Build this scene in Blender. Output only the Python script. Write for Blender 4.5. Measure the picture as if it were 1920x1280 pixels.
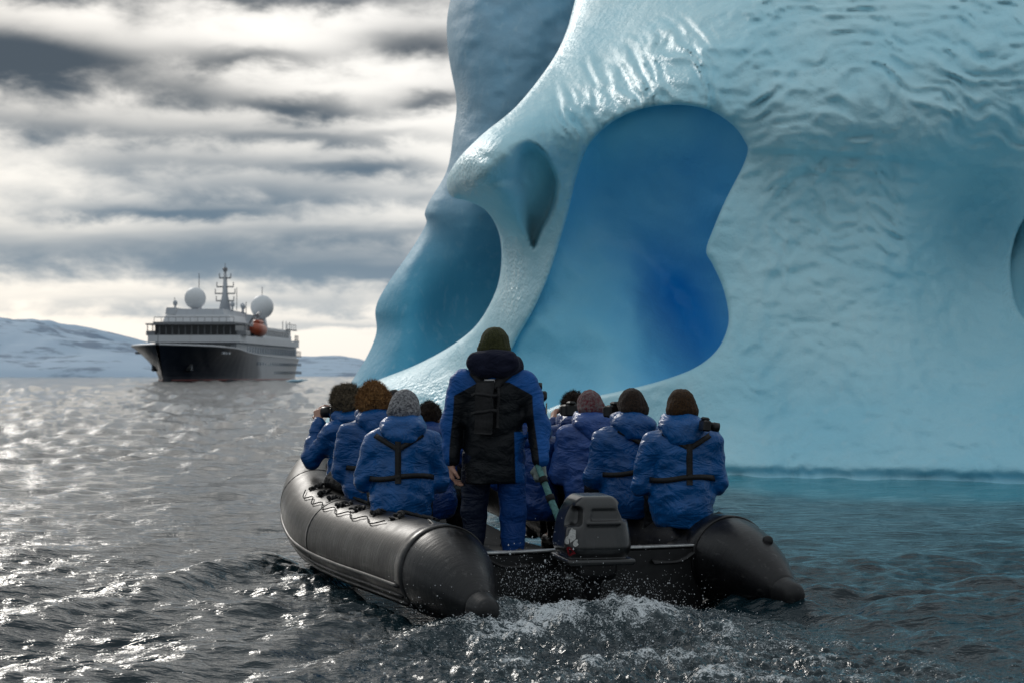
import bpy, math, random
import numpy as np
from mathutils import Vector

for o in list(bpy.data.objects):
    bpy.data.objects.remove(o, do_unlink=True)
SC = bpy.context.scene
COL = SC.collection
R = math.radians
random.seed(7)
RNG = np.random.default_rng(7)

# ------------------------------------------------------------------ camera
FPX, CAM_H = 3200.0, 1.5          # focal length in photo pixels (1920 wide), eye height in metres
PITCH = math.atan(63 / FPX)       # horizon at photo row 703
cam_d = bpy.data.cameras.new('camera')
cam = bpy.data.objects.new('camera', cam_d)
COL.objects.link(cam)
cam.location = (0, 0, CAM_H)
cam.rotation_euler = (R(90) + PITCH, 0, 0)
cam_d.sensor_width = 36
cam_d.lens = FPX / 1920 * 36
cam_d.clip_end = 20000
cam_d.dof.use_dof = True
cam_d.dof.focus_distance = 11.6
cam_d.dof.aperture_fstop = 4.5
SC.camera = cam

# ------------------------------------------------------------------ sun, view
SUN_AZ, SUN_EL = R(-26), R(28)     # azimuth from +Y (negative = left of the view), elevation
sun_d = bpy.data.lights.new('sun', 'SUN')
sun = bpy.data.objects.new('sun', sun_d)
COL.objects.link(sun)
sun_d.energy = 0.75
sun_d.angle = R(12)
sun_d.color = (1.0, 0.96, 0.90)
sdir = Vector((math.sin(SUN_AZ) * math.cos(SUN_EL), math.cos(SUN_AZ) * math.cos(SUN_EL), math.sin(SUN_EL)))
sun.rotation_euler = (-sdir).to_track_quat('-Z', 'Y').to_euler()
sun.location = sdir * 60

vs = SC.view_settings
SC.display_settings.display_device = 'sRGB'
vs.view_transform = 'Standard'
vs.look = 'None'
vs.exposure = 0.16
vs.gamma = 1.0
vs.use_curve_mapping = False
SC.render.engine = 'CYCLES'
SC.cycles.use_denoising = True
SC.cycles.max_bounces = 8
SC.cycles.diffuse_bounces = 3
SC.cycles.glossy_bounces = 4
SC.cycles.sample_clamp_indirect = 6
SC.cycles.caustics_reflective = False
SC.cycles.caustics_refractive = False


# ------------------------------------------------------------------ node helper
class NT:
    def __init__(self, tree):
        self.t = tree
        self.n = tree.nodes
        self.l = tree.links

    def node(self, kind, **kw):
        nd = self.n.new(kind)
        for k, v in kw.items():
            setattr(nd, k, v)
        return nd

    def put(self, sock, v):
        if v is None:
            return
        if isinstance(v, bpy.types.NodeSocket):
            self.l.new(v, sock)
        else:
            if sock.type == 'RGBA' and len(v) == 3:
                v = (*v, 1)
            sock.default_value = v

    def m(self, op, a, b=None, c=None, clamp=False):
        nd = self.node('ShaderNodeMath', operation=op, use_clamp=clamp)
        for i, v in enumerate((a, b, c)):
            self.put(nd.inputs[i], v)
        return nd.outputs[0]

    def vm(self, op, a, b=None):
        nd = self.node('ShaderNodeVectorMath', operation=op)
        self.put(nd.inputs[0], a)
        if b is not None:
            self.put(nd.inputs[1], b)
        return nd.outputs['Value'] if op in ('DOT_PRODUCT', 'LENGTH') else nd.outputs[0]

    def xyz(self, x, y, z):
        nd = self.node('ShaderNodeCombineXYZ')
        for i, v in enumerate((x, y, z)):
            self.put(nd.inputs[i], v)
        return nd.outputs[0]

    def sep(self, v):
        nd = self.node('ShaderNodeSeparateXYZ')
        self.put(nd.inputs[0], v)
        return nd.outputs

    def mix(self, f, a, b, blend='MIX'):
        nd = self.node('ShaderNodeMix', data_type='RGBA', blend_type=blend)
        self.put(nd.inputs[0], f)
        self.put(nd.inputs[6], a)
        self.put(nd.inputs[7], b)
        return nd.outputs[2]

    def noise(self, vec, scale=5, detail=3, rough=0.5, dist=0.0):
        nd = self.node('ShaderNodeTexNoise')
        if vec is not None:
            self.put(nd.inputs['Vector'], vec)
        nd.inputs['Scale'].default_value = scale
        nd.inputs['Detail'].default_value = detail
        nd.inputs['Roughness'].default_value = rough
        nd.inputs['Distortion'].default_value = dist
        return nd.outputs[0]

    def voronoi(self, vec, scale=5, feature='F1'):
        nd = self.node('ShaderNodeTexVoronoi', feature=feature)
        self.put(nd.inputs['Vector'], vec)
        nd.inputs['Scale'].default_value = scale
        return nd.outputs[0]

    def smooth(self, v, lo, hi):
        nd = self.node('ShaderNodeMapRange', interpolation_type='SMOOTHSTEP')
        self.put(nd.inputs[0], v)
        nd.inputs[1].default_value = lo
        nd.inputs[2].default_value = hi
        return nd.outputs[0]

    def attr(self, name):
        nd = self.node('ShaderNodeAttribute', attribute_name=name)
        return nd.outputs['Fac']

    def bump(self, h, strength=0.3, dist=0.02, normal=None):
        nd = self.node('ShaderNodeBump')
        nd.inputs['Strength'].default_value = strength
        nd.inputs['Distance'].default_value = dist
        self.put(nd.inputs['Height'], h)
        self.put(nd.inputs['Normal'], normal)
        return nd.outputs[0]

    def scale(self, vec, s):
        return self.vm('MULTIPLY', vec, s)

    def obj(self):
        return self.node('ShaderNodeTexCoord').outputs['Object']

    def pos(self):
        return self.node('ShaderNodeNewGeometry').outputs['Position']


def material(name):
    m = bpy.data.materials.new(name)
    m.use_nodes = True
    nt = NT(m.node_tree)
    p = next(n for n in m.node_tree.nodes if n.type == 'BSDF_PRINCIPLED')
    return m, nt, p


# ------------------------------------------------------------------ world: broken overcast over a clear sky
world = bpy.data.worlds.new('World')
SC.world = world
world.use_nodes = True
W = NT(world.node_tree)
bg = next(n for n in W.n if n.type == 'BACKGROUND')
sky = W.node('ShaderNodeTexSky', sky_type='NISHITA')
sky.sun_disc = False
sky.sun_elevation = SUN_EL
sky.sun_rotation = SUN_AZ
sky.air_density = 1.0
sky.dust_density = 2.0
d = W.vm('NORMALIZE', W.node('ShaderNodeTexCoord').outputs['Generated'])
dx, dy, dz = W.sep(d)
up = W.m('MAXIMUM', dz, 0.0)
den = W.m('ADD', up, 0.16)
px = W.m('DIVIDE', dx, den)
py = W.m('DIVIDE', dy, den)
plane = W.xyz(W.m('MULTIPLY', px, 0.8), W.m('MULTIPLY', py, 1.15), 0.0)
U = W.m('MULTIPLY', W.m('ARCTAN2', dx, dy), 3.2)       # 1 unit = 1000 photo pixels
V = W.m('MULTIPLY', W.m('ARCSINE', dz), 3.2)
w1 = W.m('SUBTRACT', W.noise(W.scale(plane, (1.6, 1.6, 1)), 1.0, 3, 0.6), 0.5)
w2 = W.m('SUBTRACT', W.noise(W.vm('ADD', W.scale(plane, (2.2, 2.2, 1)), (7.3, 2.1, 4.0)), 1.0, 3, 0.62), 0.5)
fine_uv = W.noise(W.xyz(W.m('MULTIPLY', U, 7.5), W.m('MULTIPLY', V, 16.0), 0.0), 1.0, 5, 0.56, 0.2)
Uw = W.m('ADD', U, W.m('MULTIPLY', w1, 0.16))
Vw = W.m('ADD', V, W.m('ADD', W.m('MULTIPLY', w2, 0.05), W.m('MULTIPLY', W.m('SUBTRACT', fine_uv, 0.5), 0.075)))
UV = W.xyz(Uw, Vw, 0.0)
# banks of cloud: photo column, row, half width, half height, weight
BANKS = [(110, 132, 230, 50, .82), (330, 192, 170, 32, .48), (-260, 160, 300, 80, .8), (560, 212, 130, 22, .72), (485, 118, 120, 24, .62),
         (770, 84, 120, 28, .6), (800, 192, 75, 16, .6), (600, 264, 260, 20, .62), (120, 255, 260, 28, .5),
         (330, 318, 300, 30, .62), (720, 318, 150, 20, .62), (520, 372, 420, 26, .72),
         (330, 405, 220, 14, .6), (700, 440, 350, 26, .55), (300, 490, 480, 46, .75), (760, 520, 280, 34, .7), (-350, 430, 330, 90, .6),
         (420, 575, 420, 17, .5), (520, 8, 330, 24, .75), (60, 25, 130, 22, .6), (330, 50, 90, 26, .3),
         (1300, 120, 400, 120, .7), (1700, 420, 500, 70, .7), (400, -140, 500, 70, .8), (620, 606, 260, 9, .42)]
tot = None
for (u, v, rx, ry, wt) in BANKS:
    sx_, sy_ = 0.866 * 1000 / rx, 0.866 * 1000 / ry
    nd = W.node('ShaderNodeVectorMath', operation='MULTIPLY_ADD')
    W.put(nd.inputs[0], UV)
    nd.inputs[1].default_value = (sx_, sy_, 0)
    nd.inputs[2].default_value = (-(u - 960) / 1000 * sx_, -(703 - v) / 1000 * sy_, 0)
    g = W.m('POWER', math.exp(-1), W.vm('DOT_PRODUCT', nd.outputs[0], nd.outputs[0]))
    tot = W.m('MULTIPLY', g, wt) if tot is None else W.m('MULTIPLY_ADD', g, wt, tot)
n1 = W.noise(plane, 1.1, 4, 0.58, 0.3)
high = W.smooth(V, 0.75, 1.7)                              # above the frame the same deck goes on as noise
base = W.smooth(n1, 0.36, 0.64)
nz = W.m('ADD', W.m('MULTIPLY', W.m('SUBTRACT', n1, 0.5), 0.22), W.m('MULTIPLY', W.m('SUBTRACT', fine_uv, 0.5), 0.65))
inview = W.m('ADD', tot, nz)
cl = W.m('ADD', W.m('MULTIPLY', inview, W.m('SUBTRACT', 1.0, high)), W.m('MULTIPLY', base, high))
side = W.smooth(W.m('ABSOLUTE', U), 1.4, 2.4)
cl = W.m('ADD', W.m('MULTIPLY', cl, W.m('SUBTRACT', 1.0, side)), W.m('MULTIPLY', base, side))
cl = W.m('MAXIMUM', W.m('MINIMUM', cl, 1.0), 0.0)
cl = W.smooth(cl, 0.05, 0.98)
# the thinnest part of the deck, where the light comes through
sv = W.vm('DOT_PRODUCT', d, (math.sin(R(-9)) * math.cos(R(20)), math.cos(R(-9)) * math.cos(R(20)), math.sin(R(20))))
glow = W.smooth(sv, 0.84, 0.975)
thin = W.mix(glow, (4.7, 4.9, 5.0), (9.2, 9.0, 8.6))
thin = W.mix(0.10, thin, sky.outputs[0])
low = W.smooth(V, 0.02, 0.30)
thick = W.mix(low, (2.8, 3.5, 4.1), (1.4, 2.0, 2.6))
mid = W.smooth(V, 0.30, 0.56)
thick = W.mix(mid, thick, (0.74, 0.96, 1.2))
above = W.smooth(V, 0.72, 1.5)
thick = W.mix(above, thick, (4.6, 5.1, 5.4))
behind = W.m('MULTIPLY', W.smooth(dy, 0.35, -0.35), W.smooth(dz, 0.85, 0.45))
thick = W.mix(W.m('MULTIPLY', behind, 1.0), thick, (2.05, 2.5, 2.8))
col = W.mix(cl, thin, thick)
W.put(bg.inputs[0], col)
bg.inputs[1].default_value = 0.1
world.cycles.sampling_method = 'MANUAL'
world.cycles.sample_map_resolution = 512


# ------------------------------------------------------------------ photo pixel -> world
CP, SP = math.cos(PITCH), math.sin(PITCH)


def ray(u, v):
    a = (np.asarray(u, float) - 960) / FPX
    b = (640 - np.asarray(v, float)) / FPX
    return a, CP - b * SP, SP + b * CP


def at(u, v, Y):
    """the point on the pixel's ray at world depth Y"""
    x, y, z = ray(u, v)
    t = Y / y
    return np.stack(np.broadcast_arrays(x * t, np.asarray(Y, float), CAM_H + z * t), -1)


# ------------------------------------------------------------------ mesh helpers
def build(name, verts, faces, mat, parent=None, smooth=True, attrs=None, loc=None):
    """faces: int array (n,3|4) or a list of such arrays"""
    me = bpy.data.meshes.new(name)
    verts = np.asarray(verts, np.float32)
    if loc is not None:
        verts = verts - np.asarray(loc, np.float32)
    if isinstance(faces, list):
        fl = [np.asarray(f, np.int32) for f in faces if len(f)]
    else:
        fl = [np.asarray(faces, np.int32)]
    loops = np.concatenate([f.ravel() for f in fl])
    sizes = np.concatenate([np.full(len(f), f.shape[1], np.int32) for f in fl])
    starts = np.concatenate([[0], np.cumsum(sizes)[:-1]]).astype(np.int32)
    me.vertices.add(len(verts))
    me.vertices.foreach_set('co', verts.ravel())
    me.loops.add(len(loops))
    me.loops.foreach_set('vertex_index', loops)
    me.polygons.add(len(sizes))
    me.polygons.foreach_set('loop_start', starts)
    me.polygons.foreach_set('loop_total', sizes)
    me.polygons.foreach_set('use_smooth', np.full(len(sizes), smooth))
    me.update(calc_edges=True)
    for k, a in (attrs or {}).items():
        at_ = me.attributes.new(k, 'FLOAT', 'POINT')
        at_.data.foreach_set('value', np.asarray(a, np.float32))
    if mat is not None:
        me.materials.append(mat)
    o = bpy.data.objects.new(name, me)
    COL.objects.link(o)
    if parent is not None:
        o.parent = parent
    if loc is not None:
        o.location = tuple(float(c) for c in loc)
    return o


def empty(name, loc=(0, 0, 0), rz=0.0):
    o = bpy.data.objects.new(name, None)
    COL.objects.link(o)
    o.location = tuple(float(c) for c in loc)
    o.rotation_euler = (0, 0, rz)
    o.empty_display_size = 0.2
    return o


def tag(o, label=None, cat=None, group=None, kind=None):
    if label: o['label'] = label
    if cat: o['category'] = cat
    if group: o['group'] = group
    if kind: o['kind'] = kind
    return o


class MB:
    """collects simple solids into one mesh"""
    def __init__(self):
        self.v, self.f3, self.f4, self.n = [], [], [], 0

    def add(self, v, f):
        v = np.asarray(v, float)
        f = np.asarray(f, int) + self.n
        self.v.append(v)
        (self.f3 if f.shape[1] == 3 else self.f4).append(f)
        self.n += len(v)
        return self

    def box(self, lo, hi, bevel=0.0, M=None):
        lo, hi = np.array(lo, float), np.array(hi, float)
        c, hs = (lo + hi) / 2, (hi - lo) / 2
        if bevel <= 0:
            s = np.array([[x, y, z] for x in (-1, 1) for y in (-1, 1) for z in (-1, 1)], float)
            v = c + s * hs
            f = [[0, 1, 3, 2], [4, 6, 7, 5], [0, 4, 5, 1], [2, 3, 7, 6], [0, 2, 6, 4], [1, 5, 7, 3]]
            if M is not None: v = M(v)
            return self.add(v, f)
        # bevelled box: loft of chamfered rectangles
        b = min(bevel, hs.min() * 0.9)
        def ring(ex, ey, z):
            return [(-hs[0] + ex + b, -hs[1] + ey, z), (hs[0] - ex - b, -hs[1] + ey, z), (hs[0] - ex, -hs[1] + ey + b, z), (hs[0] - ex, hs[1] - ey - b, z),
                    (hs[0] - ex - b, hs[1] - ey, z), (-hs[0] + ex + b, hs[1] - ey, z), (-hs[0] + ex, hs[1] - ey - b, z), (-hs[0] + ex, -hs[1] + ey + b, z)]
        rings = [ring(b * .9, b * .9, -hs[2]), ring(0, 0, -hs[2] + b), ring(0, 0, hs[2] - b), ring(b * .9, b * .9, hs[2])]
        v = np.array([p for r in rings for p in r]) + c
        if M is not None: v = M(v)
        f = [[i * 8 + j, i * 8 + (j + 1) % 8, (i + 1) * 8 + (j + 1) % 8, (i + 1) * 8 + j] for i in range(3) for j in range(8)]
        caps = []
        for o_, rev in ((0, True), (24, False)):
            for a_, b_, c_, d_ in ((0, 1, 2, 3), (0, 3, 4, 7), (4, 5, 6, 7)):
                q = [o_ + a_, o_ + b_, o_ + c_, o_ + d_]
                caps.append(q[::-1] if rev else q)
        return self.add(v, f + caps)

    def tube(self, pts, rad, seg=12, cap=True, squash=None):
        """sweep a circle along pts; rad scalar or list"""
        P = np.asarray(pts, float)
        n = len(P)
        r = np.broadcast_to(np.asarray(rad, float), (n,))
        T = np.gradient(P, axis=0)
        T /= np.linalg.norm(T, axis=1)[:, None] + 1e-12
        ref = np.array([0, 0, 1.0]) if abs(T[0][2]) < 0.9 else np.array([1.0, 0, 0])
        Nn = []
        for i in range(n):
            a = ref - T[i] * np.dot(ref, T[i])
            a /= np.linalg.norm(a) + 1e-12
            Nn.append(a)
            ref = a
        Nn = np.array(Nn)
        B = np.cross(T, Nn)
        th = np.linspace(0, 2 * np.pi, seg, endpoint=False)
        ring = (np.cos(th)[None, :, None] * Nn[:, None, :] + np.sin(th)[None, :, None] * B[:, None, :]) * r[:, None, None]
        v = (P[:, None, :] + ring).reshape(-1, 3)
        f = [[i * seg + j, (i + 1) * seg + j, (i + 1) * seg + (j + 1) % seg, i * seg + (j + 1) % seg] for i in range(n - 1) for j in range(seg)]
        base_n = self.n
        self.add(v, f)
        if cap:
            for e, rev in ((0, False), (n - 1, True)):
                c = np.array([P[e]])
                k = self.n
                self.v.append(c); self.n += 1
                tri = [[k, base_n + e * seg + j, base_n + e * seg + (j + 1) % seg] for j in range(seg)]
                if rev: tri = [t[::-1] for t in tri]
                self.f3.append(np.array(tri))
        return self

    def bar(self, a, b, r, seg=8):
        return self.tube([a, b], r, seg)

    def ball(self, c, r, seg=16, rings=10):
        r = np.broadcast_to(np.asarray(r, float), (3,))
        v = []
        for i in range(rings + 1):
            ph = math.pi * i / rings
            for j in range(seg):
                t = 2 * math.pi * j / seg
                v.append((c[0] + r[0] * math.sin(ph) * math.cos(t), c[1] + r[1] * math.sin(ph) * math.sin(t), c[2] + r[2] * math.cos(ph)))
        f = [[i * seg + j, (i + 1) * seg + j, (i + 1) * seg + (j + 1) % seg, i * seg + (j + 1) % seg] for i in range(rings) for j in range(seg)]
        return self.add(v, f)

    def arrays(self):
        fs = []
        if self.f3: fs.append(np.concatenate(self.f3))
        if self.f4: fs.append(np.concatenate(self.f4))
        return np.concatenate(self.v), fs

    def build(self, name, mat, parent=None, smooth=False, loc=None):
        v, fs = self.arrays()
        return build(name, v, fs, mat, parent, smooth, loc=loc)


def catmull(pts, n=8, closed=False):
    P = np.asarray(pts, float)
    m = len(P)
    out = []
    rng = range(m if closed else m - 1)
    for i in rng:
        if closed:
            p0, p1, p2, p3 = P[(i - 1) % m], P[i], P[(i + 1) % m], P[(i + 2) % m]
        else:
            p0, p1, p2, p3 = P[max(i - 1, 0)], P[i], P[i + 1], P[min(i + 2, m - 1)]
        for k in range(n):
            t = k / n
            out.append(0.5 * ((2 * p1) + (-p0 + p2) * t + (2 * p0 - 5 * p1 + 4 * p2 - p3) * t * t + (-p0 + 3 * p1 - 3 * p2 + p3) * t ** 3))
    if not closed:
        out.append(P[-1])
    return np.array(out)


# ------------------------------------------------------------------ numpy noise
def _hash(ix, iy, iz, seed):
    h = (ix.astype(np.int64) * 374761393 + iy.astype(np.int64) * 668265263 + iz.astype(np.int64) * 1442695041 + seed * 97531) & 0xffffffff
    h = ((h ^ (h >> 13)) * 1274126177) & 0xffffffff
    h = ((h ^ (h >> 16)) * 2246822519) & 0xffffffff
    return ((h ^ (h >> 15)) & 0xffffff) / float(0xffffff) * 2 - 1


def vnoise(x, y, z=None, seed=0):
    x, y = np.broadcast_arrays(np.asarray(x, float), np.asarray(y, float))
    ix, iy = np.floor(x), np.floor(y)
    fx, fy = x - ix, y - iy
    sx, sy = fx * fx * fx * (fx * (fx * 6 - 15) + 10), fy * fy * fy * (fy * (fy * 6 - 15) + 10)
    if z is None:
        zz = np.zeros_like(ix)
        g = lambda a, b: _hash(ix + a, iy + b, zz, seed)
        return (g(0, 0) * (1 - sx) + g(1, 0) * sx) * (1 - sy) + (g(0, 1) * (1 - sx) + g(1, 1) * sx) * sy
    z = np.broadcast_to(np.asarray(z, float), x.shape)
    iz = np.floor(z)
    fz = z - iz
    sz = fz * fz * fz * (fz * (fz * 6 - 15) + 10)
    g = lambda a, b, c: _hash(ix + a, iy + b, iz + c, seed)
    lo = (g(0, 0, 0) * (1 - sx) + g(1, 0, 0) * sx) * (1 - sy) + (g(0, 1, 0) * (1 - sx) + g(1, 1, 0) * sx) * sy
    hi = (g(0, 0, 1) * (1 - sx) + g(1, 0, 1) * sx) * (1 - sy) + (g(0, 1, 1) * (1 - sx) + g(1, 1, 1) * sx) * sy
    return lo * (1 - sz) + hi * sz


def fbm(x, y, z=None, octv=4, seed=0, gain=0.5):
    s, a = 0, 1.0
    for i in range(octv):
        k = 2.03 ** i
        s = s + a * vnoise(x * k + 17.3 * i, y * k - 9.1 * i, None if z is None else z * k + 3.7 * i, seed + i)
        a *= gain
    return s


def sstep(x, lo, hi):
    t = np.clip((np.asarray(x, float) - lo) / (hi - lo), 0, 1)
    return t * t * (3 - 2 * t)


# ------------------------------------------------------------------ signed distance fields -> meshes
def surface_nets(F, lo, h):
    S = F < 0
    nx, ny, nz = F.shape
    acc = np.zeros((nx - 1, ny - 1, nz - 1, 3), np.float32)
    cnt = np.zeros((nx - 1, ny - 1, nz - 1), np.float32)
    for ax in range(3):
        o1, o2 = [a for a in range(3) if a != ax]
        for i in (0, 1):
            for j in (0, 1):
                s0 = [slice(0, -1)] * 3
                s0[o1] = slice(i, F.shape[o1] - 1 + i)
                s0[o2] = slice(j, F.shape[o2] - 1 + j)
                s1 = list(s0)
                s1[ax] = slice(1, F.shape[ax])
                f0, f1 = F[tuple(s0)], F[tuple(s1)]
                cr = (f0 < 0) != (f1 < 0)
                t = np.where(cr, f0 / np.where(cr, f0 - f1, 1), 0)
                acc[..., ax] += t * cr
                acc[..., o1] += i * cr
                acc[..., o2] += j * cr
                cnt += cr
    act = cnt > 0
    idx = np.full(cnt.shape, -1, np.int64)
    idx[act] = np.arange(act.sum())
    cells = np.argwhere(act)
    v = (cells + acc[act] / cnt[act][:, None]) * h + np.asarray(lo)
    quads = []
    for ax in range(3):
        o1, o2 = (ax + 1) % 3, (ax + 2) % 3
        s0 = [slice(None)] * 3; s1 = [slice(None)] * 3
        s0[ax] = slice(0, -1); s1[ax] = slice(1, None)
        a, b = S[tuple(s0)], S[tuple(s1)]
        for sign in (0, 1):
            e = (a & ~b) if sign == 0 else (~a & b)
            p = np.argwhere(e)
            ok = np.ones(len(p), bool)
            for o in (o1, o2):
                ok &= (p[:, o] > 0) & (p[:, o] < F.shape[o] - 1)
            p = p[ok]
            if not len(p):
                continue
            def cell(d1, d2):
                q = p.copy()
                q[:, o1] -= d1; q[:, o2] -= d2
                return idx[q[:, 0], q[:, 1], q[:, 2]]
            q = np.stack([cell(1, 1), cell(0, 1), cell(0, 0), cell(1, 0)], 1)
            if sign == 1:
                q = q[:, ::-1]
            quads.append(q)
    return v, np.concatenate(quads)


class Field:
    def __init__(self, lo, hi, h):
        self.lo, self.h = np.array(lo, float), h
        n = np.ceil((np.array(hi, float) - self.lo) / h).astype(int) + 1
        self.ax = [self.lo[i] + np.arange(n[i]) * h for i in range(3)]
        self.F = np.full(n, 0.25, np.float32)

    def _sub(self, lo, hi):
        sl = []
        for i in range(3):
            a = int(np.clip(np.floor((lo[i] - self.lo[i]) / self.h), 0, len(self.ax[i])))
            b = int(np.clip(np.ceil((hi[i] - self.lo[i]) / self.h) + 1, 0, len(self.ax[i])))
            sl.append(slice(a, b))
        P = np.meshgrid(*[self.ax[i][sl[i]] for i in range(3)], indexing='ij')
        return tuple(sl), P

    def _mix(self, sl, D, k, cut=False):
        A = self.F[sl]
        if cut:
            D = -D
            hh = np.clip(0.5 - 0.5 * (D - A) / k, 0, 1)
            self.F[sl] = A * hh + D * (1 - hh) + k * hh * (1 - hh)
        else:
            hh = np.clip(0.5 + 0.5 * (D - A) / k, 0, 1)
            self.F[sl] = D * (1 - hh) + A * hh - k * hh * (1 - hh)

    def cap(self, a, b, ra, rb, k=0.03, sc=None, cut=False):
        a, b = np.array(a, float), np.array(b, float)
        m = max(ra, rb) * (1.0 if sc is None else 1 / min(1, min(sc))) + k + 0.06
        sl, P = self._sub(np.minimum(a, b) - m, np.maximum(a, b) + m)
        s = np.ones(3) if sc is None else np.array(sc, float)
        c = (a + b) / 2
        A, B = (a - c) * s, (b - c) * s
        d = B - A
        q = [(P[i] - c[i]) * s[i] - A[i] for i in range(3)]
        t = np.clip((q[0] * d[0] + q[1] * d[1] + q[2] * d[2]) / max(np.dot(d, d), 1e-9), 0, 1)
        D = np.sqrt(sum((q[i] - t * d[i]) ** 2 for i in range(3))) - (ra + (rb - ra) * t)
        self._mix(sl, D / max(1.0, max(s) ** 0.5), k, cut)
        return self

    def ell(self, c, r, k=0.02, cut=False, yaw=0.0):
        c, r = np.array(c, float), np.array(r, float)
        m = max(r) + k + 0.06
        sl, P = self._sub(c - m, c + m)
        x, y, z = (P[i] - c[i] for i in range(3))
        cy, sy = math.cos(yaw), math.sin(yaw)
        x, y = x * cy + y * sy, -x * sy + y * cy
        n = np.sqrt((x / r[0]) ** 2 + (y / r[1]) ** 2 + (z / r[2]) ** 2)
        self._mix(sl, (n - 1) * min(r), k, cut)
        return self

    def rbox(self, c, hs, rad, k=0.01, cut=False, rz=0.0, rx=0.0):
        c, hs = np.array(c, float), np.array(hs, float)
        m = np.linalg.norm(hs) + k + 0.05
        sl, P = self._sub(c - m, c + m)
        x, y, z = (P[i] - c[i] for i in range(3))
        cz, sz = math.cos(rz), math.sin(rz)
        x, y = x * cz + y * sz, -x * sz + y * cz
        cx, sx = math.cos(rx), math.sin(rx)
        y, z = y * cx + z * sx, -y * sx + z * cx
        q = [np.abs(x) - hs[0] + rad, np.abs(y) - hs[1] + rad, np.abs(z) - hs[2] + rad]
        D = np.sqrt(sum(np.maximum(a, 0) ** 2 for a in q)) + np.minimum(np.maximum(np.maximum(q[0], q[1]), q[2]), 0) - rad
        self._mix(sl, D, k, cut)
        return self

    def grid(self):
        return np.meshgrid(*self.ax, indexing='ij')

    def mesh(self):
        F = self.F.copy()
        F[0], F[-1], F[:, 0], F[:, -1], F[:, :, 0], F[:, :, -1] = (0.05,) * 6
        return surface_nets(F, self.lo, self.h)

    def sample(self, P):
        q = (np.asarray(P, float) - self.lo) / self.h
        n = np.array(self.F.shape)
        i = np.clip(np.floor(q).astype(int), 0, n - 2)
        f = np.clip(q - i, 0, 1)
        s = 0
        for a in (0, 1):
            for b in (0, 1):
                for c in (0, 1):
                    w = (f[..., 0] if a else 1 - f[..., 0]) * (f[..., 1] if b else 1 - f[..., 1]) * (f[..., 2] if c else 1 - f[..., 2])
                    s = s + w * self.F[i[..., 0] + a, i[..., 1] + b, i[..., 2] + c]
        return s

    def trace(self, p0, p1, n=120):
        """first surface point on the way from p0 to p1, and its outward normal"""
        p0, p1 = np.array(p0, float), np.array(p1, float)
        t = np.linspace(0, 1, n)[:, None]
        P = p0 + (p1 - p0) * t
        s = self.sample(P)
        j = np.argmax(s < 0) if (s < 0).any() else n - 1
        p = P[j]
        e = self.h
        g = np.array([self.sample(p + np.eye(3)[i] * e) - self.sample(p - np.eye(3)[i] * e) for i in range(3)])
        return p, g / (np.linalg.norm(g) + 1e-9)


def ribbon(mb, pts, nrm, width, thick=0.006):
    """a strap lying on a surface"""
    P, N = np.asarray(pts, float), np.asarray(nrm, float)
    T = np.gradient(P, axis=0)
    T /= np.linalg.norm(T, axis=1)[:, None] + 1e-9
    Bd = np.cross(N, T)
    Bd /= np.linalg.norm(Bd, axis=1)[:, None] + 1e-9
    w = width / 2
    v = np.stack([P - Bd * w - N * 0.006, P - Bd * w + N * thick, P + Bd * w + N * thick, P + Bd * w - N * 0.006], 1).reshape(-1, 3)
    n = len(P)
    f = [[i * 4 + j, (i + 1) * 4 + j, (i + 1) * 4 + (j + 1) % 4, i * 4 + (j + 1) % 4] for i in range(n - 1) for j in range(4)]
    f += [[3, 2, 1, 0], [(n - 1) * 4 + j for j in range(4)]]
    mb.add(v, f)
# ================================================================== iceberg
def seg_dist(P, poly):
    """unsigned distance and inside flag of points P (n,2) to closed polygon"""
    A = poly
    B = np.roll(poly, -1, 0)
    best = np.full(len(P), 1e9)
    ins = np.zeros(len(P), bool)
    for a, b in zip(A, B):
        d = b - a
        L = d @ d
        if L < 1e-9:
            continue
        w = P - a
        t = np.clip((w @ d) / L, 0, 1)
        q = w - t[:, None] * d
        best = np.minimum(best, (q * q).sum(1))
        c = (a[1] > P[:, 1]) != (b[1] > P[:, 1])
        with np.errstate(divide='ignore', invalid='ignore'):
            xi = a[0] + (P[:, 1] - a[1]) * d[0] / (d[1] if abs(d[1]) > 1e-9 else 1e-9)
        ins ^= c & (P[:, 0] < xi)
    return np.sqrt(best), ins


class TPS:
    """smooth surface through control points (photo column, row, depth in metres)"""
    def __init__(self, pts, lam=0.15):
        p = np.array(pts, float)
        self.c = p[:, :2] / 400
        n = len(p)
        K = self._k(np.linalg.norm(self.c[:, None] - self.c[None], axis=2)) + lam * np.eye(n) * 0.1
        Q = np.hstack([np.ones((n, 1)), self.c])
        A = np.block([[K, Q], [Q.T, np.zeros((3, 3))]])
        s = np.linalg.solve(A, np.concatenate([p[:, 2], np.zeros(3)]))
        self.w, self.a = s[:n], s[n:]

    @staticmethod
    def _k(r):
        return np.where(r > 1e-9, r * r * np.log(np.maximum(r, 1e-9)), 0)

    def __call__(self, u, v):
        q = np.stack([u, v], -1) / 400
        out = self.a[0] + q @ self.a[1:]
        for c, w in zip(self.c, self.w):
            out = out + w * self._k(np.sqrt(((q - c) ** 2).sum(-1)))
        return out


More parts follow.
